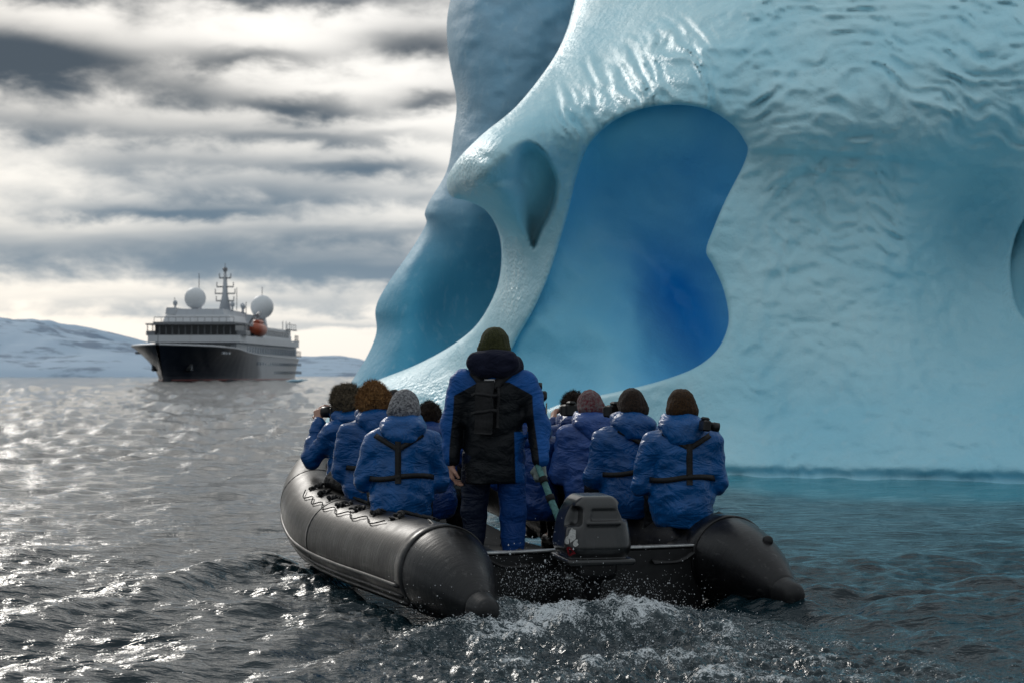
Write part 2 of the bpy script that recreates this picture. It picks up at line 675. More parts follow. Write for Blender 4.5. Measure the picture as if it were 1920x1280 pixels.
def relief(name, outer, holes, depth, cell, mat, parent, base, back, hole_back=1.6, attrs=None):
    """ice wall bounded by its outline, with openings, rounded and closed backwards by its own thickness"""
    lo, hi = outer.min(0) - cell, outer.max(0) + cell
    gu, gv = np.arange(lo[0], hi[0] + cell, cell), np.arange(lo[1], hi[1] + cell, cell)
    UU, VV = np.meshgrid(gu, gv, indexing='ij')
    P = np.stack([UU.ravel(), VV.ravel()], 1)

    def sdist(Q):
        d_, i_ = seg_dist(Q, outer)
        so = np.where(i_, d_, -d_)
        sh = np.full(len(Q), 1e6)
        for hpoly in holes:
            d_, i_ = seg_dist(Q, hpoly)
            sh = np.minimum(sh, np.where(i_, -d_, d_))
        return so, sh
    so, sh = sdist(P)
    s = np.minimum(so, sh)
    nu, nv = UU.shape
    sg = s.reshape(nu, nv)
    ctr = (sg[:-1, :-1] + sg[1:, :-1] + sg[1:, 1:] + sg[:-1, 1:]) / 4
    use = ctr > 0
    I = np.arange(nu * nv).reshape(nu, nv)
    quads = np.stack([I[:-1, :-1], I[:-1, 1:], I[1:, 1:], I[1:, :-1]], -1)[use]
    E = np.concatenate([quads[:, [k, (k + 1) % 4]] for k in range(4)])
    key = np.sort(E, 1)
    kk = key[:, 0] * (nu * nv) + key[:, 1]
    _, inv, cnts = np.unique(kk, return_inverse=True, return_counts=True)
    bE = E[cnts[inv] == 1]
    bv = np.unique(bE)
    Q = P[bv].copy()
    for it in range(3):
        e = 0.8
        sa = lambda q: np.minimum(*sdist(q))
        s0 = sa(Q)
        g = np.stack([sa(Q + [e, 0]) - sa(Q - [e, 0]), sa(Q + [0, e]) - sa(Q - [0, e])], 1) / (2 * e)
        g /= np.maximum(np.linalg.norm(g, axis=1), 0.3)[:, None]
        Q -= g * s0[:, None]
    P[bv] = Q
    so[bv], sh[bv] = sdist(Q)
    used = np.unique(quads)
    remap = np.full(nu * nv, -1)
    remap[used] = np.arange(len(used))
    quads = remap[quads]
    bE = remap[bE]
    Pu = P[used]
    so, sh = np.maximum(so[used], 0), np.maximum(sh[used], 0)
    Y = depth(Pu[:, 0], Pu[:, 1], so, sh)
    verts = [at(Pu[:, 0], Pu[:, 1], Y)]
    faces = [quads]
    # the thickness behind every edge
    ring = np.unique(bE)
    loc_id = np.full(len(used), -1)
    loc_id[ring] = np.arange(len(ring))
    is_hole = sh[ring] < so[ring]
    T = np.where(is_hole, hole_back, back)
    prev = ring
    off = len(used)
    ctrd = outer.mean(0)
    for fr, sh_in in ((0.12, 0.0), (0.45, 5.0), (1.0, 12.0)):
        dirn = ctrd - Pu[ring]
        dirn /= np.linalg.norm(dirn, axis=1)[:, None]
        q = Pu[ring] + dirn * np.where(is_hole, 0, sh_in)[:, None]
        verts.append(at(q[:, 0], q[:, 1], Y[ring] + T * fr))
        cur = np.arange(len(ring)) + off
        pa, pb = prev[loc_id[bE[:, 0]]], prev[loc_id[bE[:, 1]]]
        ca, cb = cur[loc_id[bE[:, 0]]], cur[loc_id[bE[:, 1]]]
        faces.append(np.stack([pb, pa, ca, cb], 1))
        prev = cur
        off += len(ring)
    V3 = np.concatenate(verts)
    A = {}
    for k, fn in (attrs or {}).items():
        a = fn(Pu[:, 0], Pu[:, 1], so, sh)
        A[k] = np.concatenate([a] + [a[ring]] * 3)
    return build(name, V3, [np.concatenate(faces)], mat, parent, True, A, loc=None if base is None else base), V3


def ice_material(name, pale, blue, rough, bump, glint=0.0, fine=1.0, frost=0.16):
    m, nt, p = material(name)
    P = nt.pos()
    blu = nt.attr('blue')
    wet = nt.attr('wet')
    n = nt.noise(P, 0.55, 4, 0.55)
    c = nt.mix(nt.smooth(n, 0.38, 0.68), pale, tuple(x * y for x, y in zip(pale, (0.82, 0.93, 0.97))))
    c = nt.mix(blu, c, blue)
    # frosty streaks and trapped air
    st = nt.noise(nt.scale(P, (3.0, 3.0, 1.1)), 2.0, 5, 0.6)
    c = nt.mix(nt.m('MULTIPLY', nt.smooth(st, 0.52, 0.75), frost), c, (0.72, 0.86, 0.90))
    nt.put(p.inputs['Base Color'], c)
    h1 = nt.noise(P, 5.0 * fine, 4, 0.6)
    h2 = nt.noise(P, 26.0 * fine, 3, 0.6)
    hh = nt.m('ADD', h1, nt.m('MULTIPLY', h2, 0.28))
    b1 = nt.bump(hh, bump, 0.06)
    cells = nt.voronoi(P, 16.0, 'SMOOTH_F1')
    nd = nt.node('ShaderNodeBump')
    nt.put(nd.inputs['Height'], cells)
    nt.put(nd.inputs['Strength'], nt.m('MULTIPLY', wet, 0.45))
    nd.inputs['Distance'].default_value = 0.05
    nt.put(nd.inputs['Normal'], b1)
    nt.put(p.inputs['Normal'], nd.outputs[0])
    nt.put(p.inputs['Roughness'], nt.m('ADD', nt.m('MULTIPLY', wet, -0.34), rough))
    p.inputs['IOR'].default_value = 1.31
    p.inputs['Coat Weight'].default_value = glint
    p.inputs['Coat Roughness'].default_value = 0.12
    return m


ice_front = ice_material('pale_glacier_ice', (0.55, 0.86, 0.95), (0.17, 0.58, 0.80), 0.50, 0.5)
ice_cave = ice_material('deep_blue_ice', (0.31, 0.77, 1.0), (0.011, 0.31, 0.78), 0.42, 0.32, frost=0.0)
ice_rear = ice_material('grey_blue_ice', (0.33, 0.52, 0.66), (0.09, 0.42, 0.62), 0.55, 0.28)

front_px = catmull([(1088, -30), (1062, 60), (1030, 122), (968, 200), (905, 252), (858, 300), (838, 338), (846, 368), (880, 378), (914, 398),
                    (936, 440), (940, 495), (928, 550), (893, 610), (840, 652), (775, 687), (712, 712), (650, 738), (612, 785), (588, 838), (575, 900),
                    (700, 925), (1000, 955), (1400, 985), (1920, 1000), (2450, 990), (2640, 700), (2600, 200), (2450, -250), (2000, -480), (1500, -470), (1180, -300)], 5, True)
hole_px = catmull([(1096, 288), (1112, 262), (1150, 228), (1205, 204), (1270, 197), (1330, 207), (1375, 236), (1397, 266), (1402, 284), (1390, 318), (1362, 372), (1338, 428),
                   (1324, 470), (1336, 496), (1354, 535), (1365, 580), (1364, 615), (1345, 655), (1305, 688), (1240, 713), (1160, 733), (1060, 754), (985, 782), (940, 772),
                   (934, 730), (948, 680), (972, 630), (1003, 575), (1030, 512), (1050, 450), (1066, 395), (1080, 335)], 5, True)
side_px = catmull([(1942, 392), (1912, 425), (1896, 480), (1898, 540), (1914, 588), (1955, 620), (2030, 600), (2075, 520), (2050, 430), (1995, 388)], 5, True)
hollow_px = catmull([(985, 262), (1018, 282), (1040, 318), (1047, 345), (1040, 388), (1020, 430), (1001, 468), (984, 440), (955, 405), (925, 380), (890, 368), (880, 345), (905, 312), (945, 280)], 5, True)
hollow_edge = catmull([(1018, 282), (1040, 318), (1047, 345), (1040, 388), (1020, 430), (1001, 468)], 6)

front_tps = TPS([(590, 850, 35), (700, 865, 33.6), (850, 880, 31.6), (1000, 900, 29.5), (1200, 915, 27.0), (1360, 893, 25.3), (1600, 898, 24.6), (1920, 908, 23.6), (2250, 910, 23.2), (2600, 910, 23.6),
                 (1360, 980, 24.6), (1920, 990, 23.0), (2500, 985, 22.9),
                 (760, 705, 34.6), (650, 750, 35.2), (850, 690, 33.8), (900, 640, 33.0), (900, 740, 32.2), (800, 780, 33.3),
                 (960, 600, 31.6), (1000, 500, 31.2), (960, 480, 31.8), (1050, 400, 30.6), (1078, 320, 29.9), (1000, 700, 30.6),
                 (850, 345, 30.4), (900, 330, 29.2), (955, 290, 28.9), (1000, 240, 29.3), (960, 350, 29.4),
                 (1040, 150, 31.2), (1095, 40, 33.0), (1150, 120, 30.4), (1130, 200, 29.2), (1200, 165, 28.6), (1300, 150, 27.7), (1250, 60, 29.8), (1300, -50, 31.4),
                 (1400, 285, 27.5), (1330, 470, 27.4), (1370, 590, 26.9), (1300, 705, 26.7), (1330, 400, 27.5),
                 (1200, 735, 27.6), (1060, 765, 29.4),
                 (1500, 420, 27.4), (1500, 600, 26.8), (1700, 620, 26.4), (1700, 480, 27.0), (1700, 790, 25.2), (1500, 790, 25.9), (1920, 760, 24.9),
                 (1450, 262, 26.8), (1600, 235, 26.4), (1760, 258, 26.2), (1700, 345, 27.1), (1560, 335, 27.2),
                 (1880, 440, 28.0), (1850, 530, 27.4), (1900, 380, 27.5), (1870, 620, 26.8), (1925, 500, 26.6), (1990, 470, 24.4), (2080, 520, 24.0),
                 (1500, 100, 27.3), (1700, 90, 26.7), (1900, 110, 26.2), (1400, 60, 28.2), (1500, -100, 30), (1900, -120, 29.0), (1600, -420, 36), (2300, -250, 32), (1180, -280, 38),
                 (2300, 200, 26.5), (2550, 600, 25.5)], lam=0.02)


def front_depth(u, v, so, sh):
    Y = front_tps(u, v)
    P = np.stack([u, v], 1)
    # rounded outer edge, crisp but thick opening
    t = 1 - np.clip(so / 62, 0, 1)
    Y = Y + 0.95 * (1 - np.sqrt(np.maximum(1 - t * t, 0)))
    t = 1 - np.clip(sh / 11, 0, 1)
    Y = Y + 0.12 * (1 - np.sqrt(np.maximum(1 - t * t, 0)))
    # hollow beside the nose, with the rib in front of it
    d_, i_ = seg_dist(P, hollow_px)
    de = np.full(len(P), 1e9)
    for a in hollow_edge:
        de = np.minimum(de, np.hypot(*(P - a).T))
    wd = 7 + 125 * sstep(de, 8, 100)
    hol = np.where(i_, sstep(d_ / wd, 0, 1), 0)
    Y = Y + 1.0 * hol
    # the rib of the strand
    rib = np.exp(-((u - (1066 - (v - 395) * 0.34 + 14)) / 16) ** 2) * sstep(v, 240, 330) * sstep(-v, -700, -560)
    # undercut crease running right from the corner of the opening
    crease = 283 + 0.000105 * np.maximum(u - 1402, 0) ** 2 * 1.9
    dc = v - crease
    Y = Y + 0.16 * sstep(u, 1385, 1430) * sstep(-u, -1860, -1560) * sstep(dc, -5, 7) * np.exp(-np.maximum(dc, 0) / 75)
    # ripples of melt on the upper dome, flutes on the brow
    x, z = (u - 960) / FPX * Y, CAM_H + (703 - v) / FPX * Y
    up_ = sstep(-v, -400, -180) * sstep(u, 1290, 1430)
    md = sstep(u, 1390, 1480) * sstep(-u, -1800, -1640) * sstep(v, 288, 330) * sstep(-v, -600, -430)
    wx, wz = x + 0.35 * vnoise(x * 1.3, z * 1.3, seed=5), z + 0.30 * vnoise(x * 1.1, z * 1.1, seed=9)
    wx = wx + 0.13 * vnoise(x * 3.1, z * 3.1, seed=15)
    wz = wz + 0.07 * vnoise(x * 3.7 + 9, z * 3.7, seed=19)
    arc = wz + 0.075 * (wx - 5.2) ** 2
    patch = 0.35 + 0.65 * sstep(vnoise(x * 1.3, z * 2.1, seed=23), -0.5, 0.5)
    bands = np.sin(arc * 19 + 3.4 * fbm(x * 1.1, z * 1.4, octv=2, seed=21)) + 0.55 * np.sin(arc * 33 + 0.9 * wx * 3 + 4 * vnoise(x * 1.7, z * 1.7, seed=27))
    scal = fbm(wx * 3.4 + 0.5 * arc, arc * 5.6, octv=3, seed=29)
    rel = 0.036 * bands * patch + 0.075 * scal
    Y = Y + (up_ + 0.75 * md + 0.22 * sstep(u, 1280, 1480) * (1 - up_)) * rel
    fl = sstep(-v, -335, -215) * sstep(v, -30, 90) * sstep(u, 985, 1075) * sstep(-u, -1390, -1290) * sstep(v + (u - 960) * 0.62, 165, 265)
    sx = x + 0.24 * z + 0.16 * vnoise(x * 2, z * 2, seed=31)
    Y = Y - 0.16 * fl * (1 - np.abs(fbm(sx * 5.2, z * 1.25, octv=3, seed=40)) * 1.6)
    ns = sstep(-np.hypot(u - 900, v - 330), -120, -30)
    Y = Y + 0.05 * ns * fbm(x * 4, z * 4, octv=3, seed=61)
    Y = Y - 0.10 * rib
    # dimples down the whole wall, finer towards the water
    dim = 1 - np.abs(fbm(wx * 2.3, wz * 3.4, octv=3, seed=131)) * 1.3
    Y = Y - 0.045 * sstep(u, 1280, 1480) * (1 - up_) * dim
    Y = Y + 0.014 * fbm(x * 7.5, z * 9, octv=2, seed=137)
    # melt notch and uneven foot at the waterline
    Y = Y + 0.20 * vnoise(x * 1.1, z * 0.3, seed=141) * sstep(-z, -1.2, 0) + 0.30 * np.exp(-((z - 0.02) / 0.10) ** 2)
    Y = Y + 0.05 * fbm(x * 0.9, z * 0.9, octv=3, seed=77)
    return Y


def front_blue(u, v, so, sh):
    b = 0.32 * sstep(np.abs(v - 60 - (u - 1100) * -0.2), 300, 0) * sstep(u, 1200, 1000)
    b = 0.10 * np.exp(-(((u - 1880) / 170) ** 2 + ((v - 450) / 130) ** 2)) + b * 0
    P = np.stack([u, v], 1)
    d_, i_ = seg_dist(P, hollow_px)
    b = b + np.where(i_, 0.10 * sstep(d_, 4, 50), 0)
    b = b + 0.30 * sstep(v, 560, 800) * sstep(u, 1250, 1500)
    return np.clip(b, 0, 1)


def front_wet(u, v, so, sh):
    w = np.exp(-((u - (1072 - (v - 395) * 0.34)) / 26) ** 2) * sstep(v, 230, 300)
    w = np.maximum(w, np.exp(-((u - (965 - np.abs(v - 500) * 0.1)) / 30) ** 2) * sstep(v, 400, 470) * sstep(-v, -640, -560))
    w = np.maximum(w, np.exp(-(((u - 885) / 70) ** 2 + ((v - 325) / 65) ** 2)) * 0.8)
    w = np.maximum(w, 0.5 * sstep(-v, -320, -215) * sstep(u, 985, 1075) * sstep(-u, -1390, -1280) * sstep(v + (u - 960) * 0.62, 200, 300))
    w = np.maximum(w, np.exp(-(((u - 1893) / 24) ** 2 + ((v - 540) / 110) ** 2)) * 0.95)
    w = np.maximum(w, 0.7 * np.exp(-(((u - 790) / 110) ** 2 + ((v - 745) / 45) ** 2)))
    w = np.maximum(w, 0.8 * np.exp(-((u - 1050) / 90) ** 2 - ((v - 775) / 30) ** 2))
    w = np.maximum(w, 0.5 * sstep(-so, -45, -5) * sstep(-v, -300, -200))
    return np.clip(w, 0, 1)


ICE_BASE = (4.0, 26.0, 0.0)
iceberg = empty('iceberg', ICE_BASE)
tag(iceberg, 'huge turquoise and blue iceberg with a blue archway and curling rim rising from the sea', 'iceberg')
front, _ = relief('arched_ice_wall', front_px, [hole_px, side_px], front_depth, 4.5, ice_front, iceberg, None, 5.0, 1.5,
                  {'blue': front_blue, 'wet': front_wet})

cave_px = catmull([(1075, 250), (1130, 200), (1205, 170), (1290, 160), (1400, 195), (1460, 290), (1420, 400), (1390, 480), (1430, 600), (1400, 700), (1320, 770), (1200, 810), (1000, 830),
                   (905, 805), (905, 740), (930, 660), (972, 580), (1005, 505), (1030, 440), (1050, 380), (1062, 310)], 5, True)
# how far the cave reaches in behind the face of the wall
cave_tps = TPS([(1096, 270, .4), (1060, 400, .35), (1030, 500, .35), (985, 620, .4), (930, 760, .5), (950, 680, .4),
                (1120, 330, 1.2), (1110, 450, 1.3), (1080, 560, 1.2), (1040, 680, 1.1), (1100, 620, 1.2), (1150, 680, 1.3), (1050, 770, .8), (1180, 750, .9),
                (1200, 230, .9), (1280, 220, .9), (1350, 240, .8), (1250, 350, 2.2), (1200, 420, 2.3), (1300, 330, 1.9), (1400, 300, .8),
                (1225, 480, 3.0), (1270, 560, 3.9), (1325, 650, 3.9), (1185, 560, 2.0), (1310, 470, 2.9), (1365, 570, 3.0), (1235, 655, 2.4), (1280, 720, 1.8),
                (1200, 620, 1.8), (1400, 700, 2.0), (1290, 160, .6), (1450, 290, .8), (1400, 480, 2.0), (1430, 600, 2.0), (1200, 810, .8), (1000, 830, .8)], lam=0.05)


def cave_depth(u, v, so, sh):
    Y = front_depth(u, v, 0 * u + 999, 0 * u + 999) + np.maximum(0.85 * cave_tps(u, v), 0.3)
    k = sstep(cave_tps(u, v), 0.5, 1.0)
    smooth_ = front_tps(u, v) + np.maximum(0.85 * cave_tps(u, v), 0.3)
    Y = np.maximum(Y * (1 - k) + smooth_ * k, smooth_)
    x, z = (u - 960) / FPX * Y, (703 - v) / FPX * Y
    return Y + 0.08 * fbm(x * 1.2 + z * .6, z * 1.2, octv=4, seed=90) + 0.03 * fbm(x * 1.5 + z * 2.2, z * 1.1 - x * 3.0, octv=3, seed=93)


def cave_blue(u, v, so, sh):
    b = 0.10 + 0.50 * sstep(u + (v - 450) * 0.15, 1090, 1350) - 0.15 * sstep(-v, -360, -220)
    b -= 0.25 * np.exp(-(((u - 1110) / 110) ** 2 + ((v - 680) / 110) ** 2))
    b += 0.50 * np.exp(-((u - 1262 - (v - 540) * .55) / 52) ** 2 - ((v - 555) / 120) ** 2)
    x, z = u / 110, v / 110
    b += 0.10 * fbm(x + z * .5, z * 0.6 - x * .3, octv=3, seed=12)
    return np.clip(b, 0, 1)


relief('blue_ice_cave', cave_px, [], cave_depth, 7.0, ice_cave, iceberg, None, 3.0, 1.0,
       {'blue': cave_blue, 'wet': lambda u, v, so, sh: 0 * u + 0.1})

side_cave_px = catmull([(1930, 350), (1885, 410), (1868, 480), (1870, 560), (1890, 620), (1950, 665), (2050, 640), (2115, 520), (2080, 400), (2000, 350)], 5, True)
relief('side_ice_hollow', side_cave_px, [], lambda u, v, so, sh: front_tps(u, v) + 0.5 + 1.2 * sstep(so, 20, 90), 8.0, ice_front, iceberg, None, 2.0, 1.0,
       {'blue': lambda u, v, so, sh: 0.0 * u, 'wet': lambda u, v, so, sh: 0.1 + 0 * u})

rear_px = catmull([(862, -420), (856, -200), (850, -40), (838, 40), (842, 110), (856, 190), (850, 250), (838, 320), (806, 376), (796, 402), (799, 420), (770, 470), (722, 540), (704, 580),
                   (706, 622), (688, 668), (655, 722), (628, 772), (606, 840), (620, 900), (900, 920), (1400, 900), (1500, 500), (1500, -100), (1350, -450), (1100, -520)], 5, True)
rear_tps = TPS([(860, -400, 44), (850, 0, 41.5), (850, 200, 40.5), (800, 400, 40.0), (760, 480, 39.6), (705, 600, 40.0), (650, 720, 39.5), (610, 840, 39.0),
                (930, 50, 40.3), (950, 180, 39.8), (900, 300, 39.6), (1000, -50, 40.6), (880, 420, 39.9), (850, 480, 40.6), (880, 540, 41.2), (830, 600, 40.6), (780, 560, 39.6),
                (760, 640, 39.2), (720, 690, 39.0), (850, 700, 39.6), (700, 830, 38.2), (900, 850, 38.5), (1200, 300, 42), (1300, 800, 40), (1100, -400, 45), (1450, 300, 43)], lam=0.02)


def rear_depth(u, v, so, sh):
    Y = rear_tps(u, v)
    t = 1 - np.clip(so / 90, 0, 1)
    Y = Y + 2.0 * (1 - np.sqrt(np.maximum(1 - t * t, 0)))
    x, z = (u - 960) / FPX * Y, (703 - v) / FPX * Y
    k = sstep(-v, -520, -330)
    Y = Y + (0.02 + 0.06 * k) * fbm(x * 2.2, z * 2.6, octv=4, seed=101) + 0.07 * k * fbm(x * 0.8 + z * 0.3, z * 0.7, octv=2, seed=111)
    step_ = sstep(v + (u - 800) * -0.32, 395, 440)
    return Y + 0.35 * step_ * sstep(-u, -900, -800)


relief('rear_ice_peak', rear_px, [], rear_depth, 6.0, ice_rear, iceberg, None, 7.0, 1.0,
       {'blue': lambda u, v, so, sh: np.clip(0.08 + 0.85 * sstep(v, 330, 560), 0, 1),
        'wet': lambda u, v, so, sh: np.clip(0.7 * np.exp(-(((u - 868) / 14) ** 2 + ((v - 190) / 60) ** 2)) + 0.7 * np.exp(-(((u - 650) / 28) ** 2 + ((v - 725) / 40) ** 2)), 0, 1)})
for ch in iceberg.children:          # shapes are in world coordinates; hang them on the base point
    ch.location = tuple(-c for c in ICE_BASE)

# ================================================================== snow hills on the horizon
m_snow, nt, p = material('snow_and_rock')
P = nt.pos()
h_ = nt.node('ShaderNodeNewGeometry').outputs['Normal']
rk = nt.noise(nt.scale(P, (0.012, 0.012, 0.05)), 1.0, 6, 0.62)
rk2 = nt.noise(nt.scale(P, (0.05, 0.05, 0.12)), 1.0, 4, 0.6)
mask = nt.smooth(nt.m('ADD', nt.m('MULTIPLY', rk, 0.75), nt.m('MULTIPLY', rk2, 0.25)), 0.50, 0.58)
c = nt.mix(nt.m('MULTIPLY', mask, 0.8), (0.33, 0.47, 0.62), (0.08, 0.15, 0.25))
nt.put(p.inputs['Base Color'], c)
p.inputs['Roughness'].default_value = 0.8


def hill(name, ridge, Y0, deep, seed, rough):
    u = np.linspace(ridge[0][0], ridge[-1][0], 220)
    top = np.interp(u, [r[0] for r in ridge], [r[1] for r in ridge])
    rows = 50
    V_, F_ = [], []
    for j in range(rows):
        t = j / (rows - 1)
        prof = math.sin(min(t * 1.25, 1) * math.pi / 2) ** 0.8 if t < 0.8 else 1 - ((t - 0.8) / 0.2) ** 2 * 0.35
        Yj = Y0 + deep * t
        x = (u - 960) / FPX * Yj
        hz = (703 - top) / FPX * (Y0 + deep * 0.8)
        z = hz * prof * (1 + rough * fbm(x / 90, np.full_like(x, Yj / 90), octv=4, seed=seed) * (0.3 + 0.7 * (1 - t)))
        z = np.maximum(z, 0) - 2.0 * (j == 0)
        V_.append(np.stack([x, np.full_like(x, Yj), z], 1))
    n = len(u)
    I = np.arange(rows * n).reshape(rows, n)
    F_ = np.stack([I[:-1, :-1], I[:-1, 1:], I[1:, 1:], I[1:, :-1]], -1).reshape(-1, 4)
    o = build(name, np.concatenate(V_), F_, m_snow)
    return tag(o, None, None, None, 'structure')


hill('hills', [(-900, 560), (-600, 575), (-300, 590), (-120, 582), (0, 600), (90, 608), (180, 624), (262, 640), (340, 668), (420, 690), (480, 704)], 1500, 900, 3, 0.22)
hill('far_hills', [(380, 704), (450, 690), (520, 672), (560, 668), (640, 668), (672, 672), (720, 690), (780, 700), (900, 660), (1300, 640), (2000, 600), (2600, 640)], 2600, 1400, 8, 0.10)
# ================================================================== boat frame (used by the sea as well)
HEAD = R(20.5)
BO = np.array([0.777, 10.35])                                  # middle of the stern on the water
BF = np.array([-math.sin(HEAD), math.cos(HEAD)])               # forwards
BR = np.array([math.cos(HEAD), math.sin(HEAD)])                # to starboard


def to_boat(x, y):
    a, b = x - BO[0], y - BO[1]
    return a * BR[0] + b * BR[1], a * BF[0] + b * BF[1]


def from_boat(x, y, z=0.0):
    return np.array([BO[0] + BR[0] * x + BF[0] * y, BO[1] + BR[1] * x + BF[1] * y, z])


# ================================================================== sea
def poly_dist(x, y, pts):
    """distance to an open polyline, and the parameter 0..1 along it, and the side"""
    pts = np.asarray(pts, float)
    best = np.full(x.shape, 1e9); par = np.zeros(x.shape); sd = np.zeros(x.shape)
    L = np.concatenate([[0], np.cumsum(np.hypot(*np.diff(pts, axis=0).T))])
    for i in range(len(pts) - 1):
        a, dd = pts[i], pts[i + 1] - pts[i]
        l2 = dd @ dd
        t = np.clip(((x - a[0]) * dd[0] + (y - a[1]) * dd[1]) / l2, 0, 1)
        qx, qy = x - a[0] - t * dd[0], y - a[1] - t * dd[1]
        q = np.hypot(qx, qy)
        k = q < best
        best = np.where(k, q, best)
        par = np.where(k, (L[i] + t * (L[i + 1] - L[i])) / L[-1], par)
        sd = np.where(k, np.sign(dd[0] * qy - dd[1] * qx), sd)
    return best, par, sd


def gpt(u, v):
    x, y, z = ray(u, v)
    t = CAM_H / -z
    return (float(x * t), float(y * t))


# rows: uniform in the photo, then out to the horizon; columns: dense in view, coarse beyond
vrow = np.concatenate([np.linspace(1400, 1045, 330), np.linspace(1044, 860, 120)[0:], np.linspace(858, 712, 100)])
yrow = CAM_H * FPX / (vrow - 703.0)
yrow = np.concatenate([[-40, -10, 1.5, 4.0, 5.6], yrow[yrow > 6.0], np.geomspace(560, 9000, 28)])
ucol = np.concatenate([[-9000, -6000, -4000, -2600, -1600, -900, -400, -150, -60], np.arange(-20, 1942, 2.3), [1990, 2080, 2300, 2800, 3600, 5000, 8000, 12000]])
ysafe = np.maximum(yrow, 2.0)
X = (ucol[None, :] - 960) / FPX * np.maximum(ysafe, 6.0)[:, None]
X = np.where(yrow[:, None] < 6, (ucol[None, :] - 960) / FPX * 6.0 * 1.0, X)
Yg = np.repeat(yrow[:, None], len(ucol), 1)
# irregular grid lines, so that no rows of facets show
x, y = X.ravel(), Yg.ravel()
dsp = np.abs(np.gradient(yrow))
sp = np.repeat(dsp[:, None], len(ucol), 1).ravel()
rs = np.random.default_rng(3)
Z = np.zeros_like(x)
wrp = [vnoise(x / s_, y / s_, seed=400 + k_) for k_, s_ in enumerate((0.9, 1.7, 3.2, 6.0))]
for i in range(90):
    lam = math.exp(rs.uniform(math.log(0.16), math.log(3.4)))
    ang = rs.normal(0.15, 0.62) + (math.pi / 2)
    amp = 0.0044 * lam ** 0.50 * rs.uniform(0.6, 1.4)
    k = 2 * math.pi / lam
    ph = rs.uniform(0, 6.283)
    wgt = np.clip(lam / (2.2 * sp) - 1.0, 0, 1)
    arg = k * (x * math.cos(ang) + y * math.sin(ang)) + ph + 0.9 * wrp[0 if lam < .4 else 1 if lam < .8 else 2 if lam < 1.6 else 3] * (1 if i % 2 else -1)
    s = np.sin(arg)
    Z += wgt * amp * (s + 0.28 * np.cos(2 * arg))
Z *= 0.62 + 0.45 * vnoise(x / 3.0, y / 4.0, seed=301)
far_ = sstep(y, 13, 34) * (y < 3000)
wxl, wyl = 0.26 + 0.0042 * np.minimum(y, 400), 1.15 * np.minimum(sp, 6.0) + 0.12
Z += far_ * 0.125 * np.minimum(wxl * 1.6, wyl) * (vnoise(x / wxl, y / wyl, seed=311) + 0.8 * vnoise(x / (2.3 * wxl) + 5, y / (1.9 * wyl), seed=312))
lee = sstep((x / np.maximum(y, 1)) * FPX + 960, 1250, 1500) * sstep(y, 11.5, 16)       # calmer water in front of the ice
Z *= 1 - 0.45 * lee
bx, by = to_boat(x, y)
near = (y > 5.5) & (y < 60)
# bow wave running off to port, its trough and the ruffled water behind it
crest = [gpt(548, 1046), gpt(455, 1060), gpt(360, 1082), gpt(250, 1112), gpt(120, 1150), gpt(-60, 1200), gpt(-260, 1260)]
cd, cp, cs = poly_dist(x, y, crest)
sgn = cd * cs
amp = 0.085 * (1 - 0.55 * cp) * sstep(cp, -0.02, 0.10)
wob = 1 + 0.35 * vnoise(x * 1.7, y * 1.7, seed=55)
Z += near * amp * wob * (np.exp(-(sgn / 0.22) ** 2) - 0.55 * np.exp(-((sgn - 0.5) / 0.36) ** 2) - 0.35 * np.exp(-((sgn + 0.55) / 0.4) ** 2))
# wash behind the propeller
wx0, wy0 = to_boat(*at(1128, 1090, 9.9)[:2])
ax = bx - wx0
back_ = -(by - 0.25)
spread = 0.62 + 0.42 * np.maximum(back_, 0)
wash = np.exp(-(ax / spread) ** 2) * sstep(back_, -0.35, 0.15) * sstep(-back_, -4.6, -1.2)
mound = np.exp(-((ax - 0.05) / 0.75) ** 2 - ((back_ - 0.35) / 0.42) ** 2)
ridges = fbm(x * 4.2 + 0.8 * y, y * 4.2 - 0.4 * x, octv=4, seed=70, gain=0.56)
fine = fbm(x * 20, y * 13, octv=3, seed=72, gain=0.6)
Z += near * (0.16 * mound + wash * (0.036 * ridges + 0.024 * fine * (1 - np.abs(ridges) * 0.4)))
# two shoulders of the wake
for sd_, pts in ((1, [gpt(1235, 1120), gpt(1420, 1142), gpt(1620, 1176), gpt(1800, 1215), gpt(2000, 1255)]),
                 (-1, [gpt(960, 1165), gpt(850, 1195), gpt(700, 1235), gpt(500, 1290)])):
    d_, p_, s_ = poly_dist(x, y, pts)
    Z += near * 0.085 * (1 - 0.4 * p_) * (np.exp(-(d_ / 0.17) ** 2) - 0.6 * np.exp(-((d_ * s_ * sd_ - 0.42) / 0.25) ** 2)) * (1 + 0.5 * vnoise(x * 3, y * 3, seed=88))
# ruffled strip along the port tube
st, sp_, ss = poly_dist(x, y, [tuple(from_boat(-1.32, 3.7)[:2]), tuple(from_boat(-1.30, 0.2)[:2]), tuple(from_boat(-1.5, -2.0)[:2])])
ruf = np.exp(-(st / (0.30 + 0.4 * sp_)) ** 2) * near
Z += ruf * (0.015 * fbm(x * 7, y * 7, octv=3, seed=91) + 0.006 * fbm(x * 19, y * 19, octv=2, seed=95)) + 0.03 * ruf
# the boat presses the water down
inb = sstep(1.28 - np.abs(bx), 0, 0.22) * sstep(by, 0.35, 0.7) * sstep(5.4 - np.abs(bx) * 1.4 - by, 0, 0.5)
Z = Z * (1 - inb) - 0.20 * inb
foam = near * np.clip(0.62 * mound + 0.80 * wash * (0.50 + 0.75 * ridges) + 0.16 * ruf + 0.30 * np.exp(-((sgn) / 0.10) ** 2) * sstep(-cp, -0.35, -0.05) * 0.8, 0, 1)
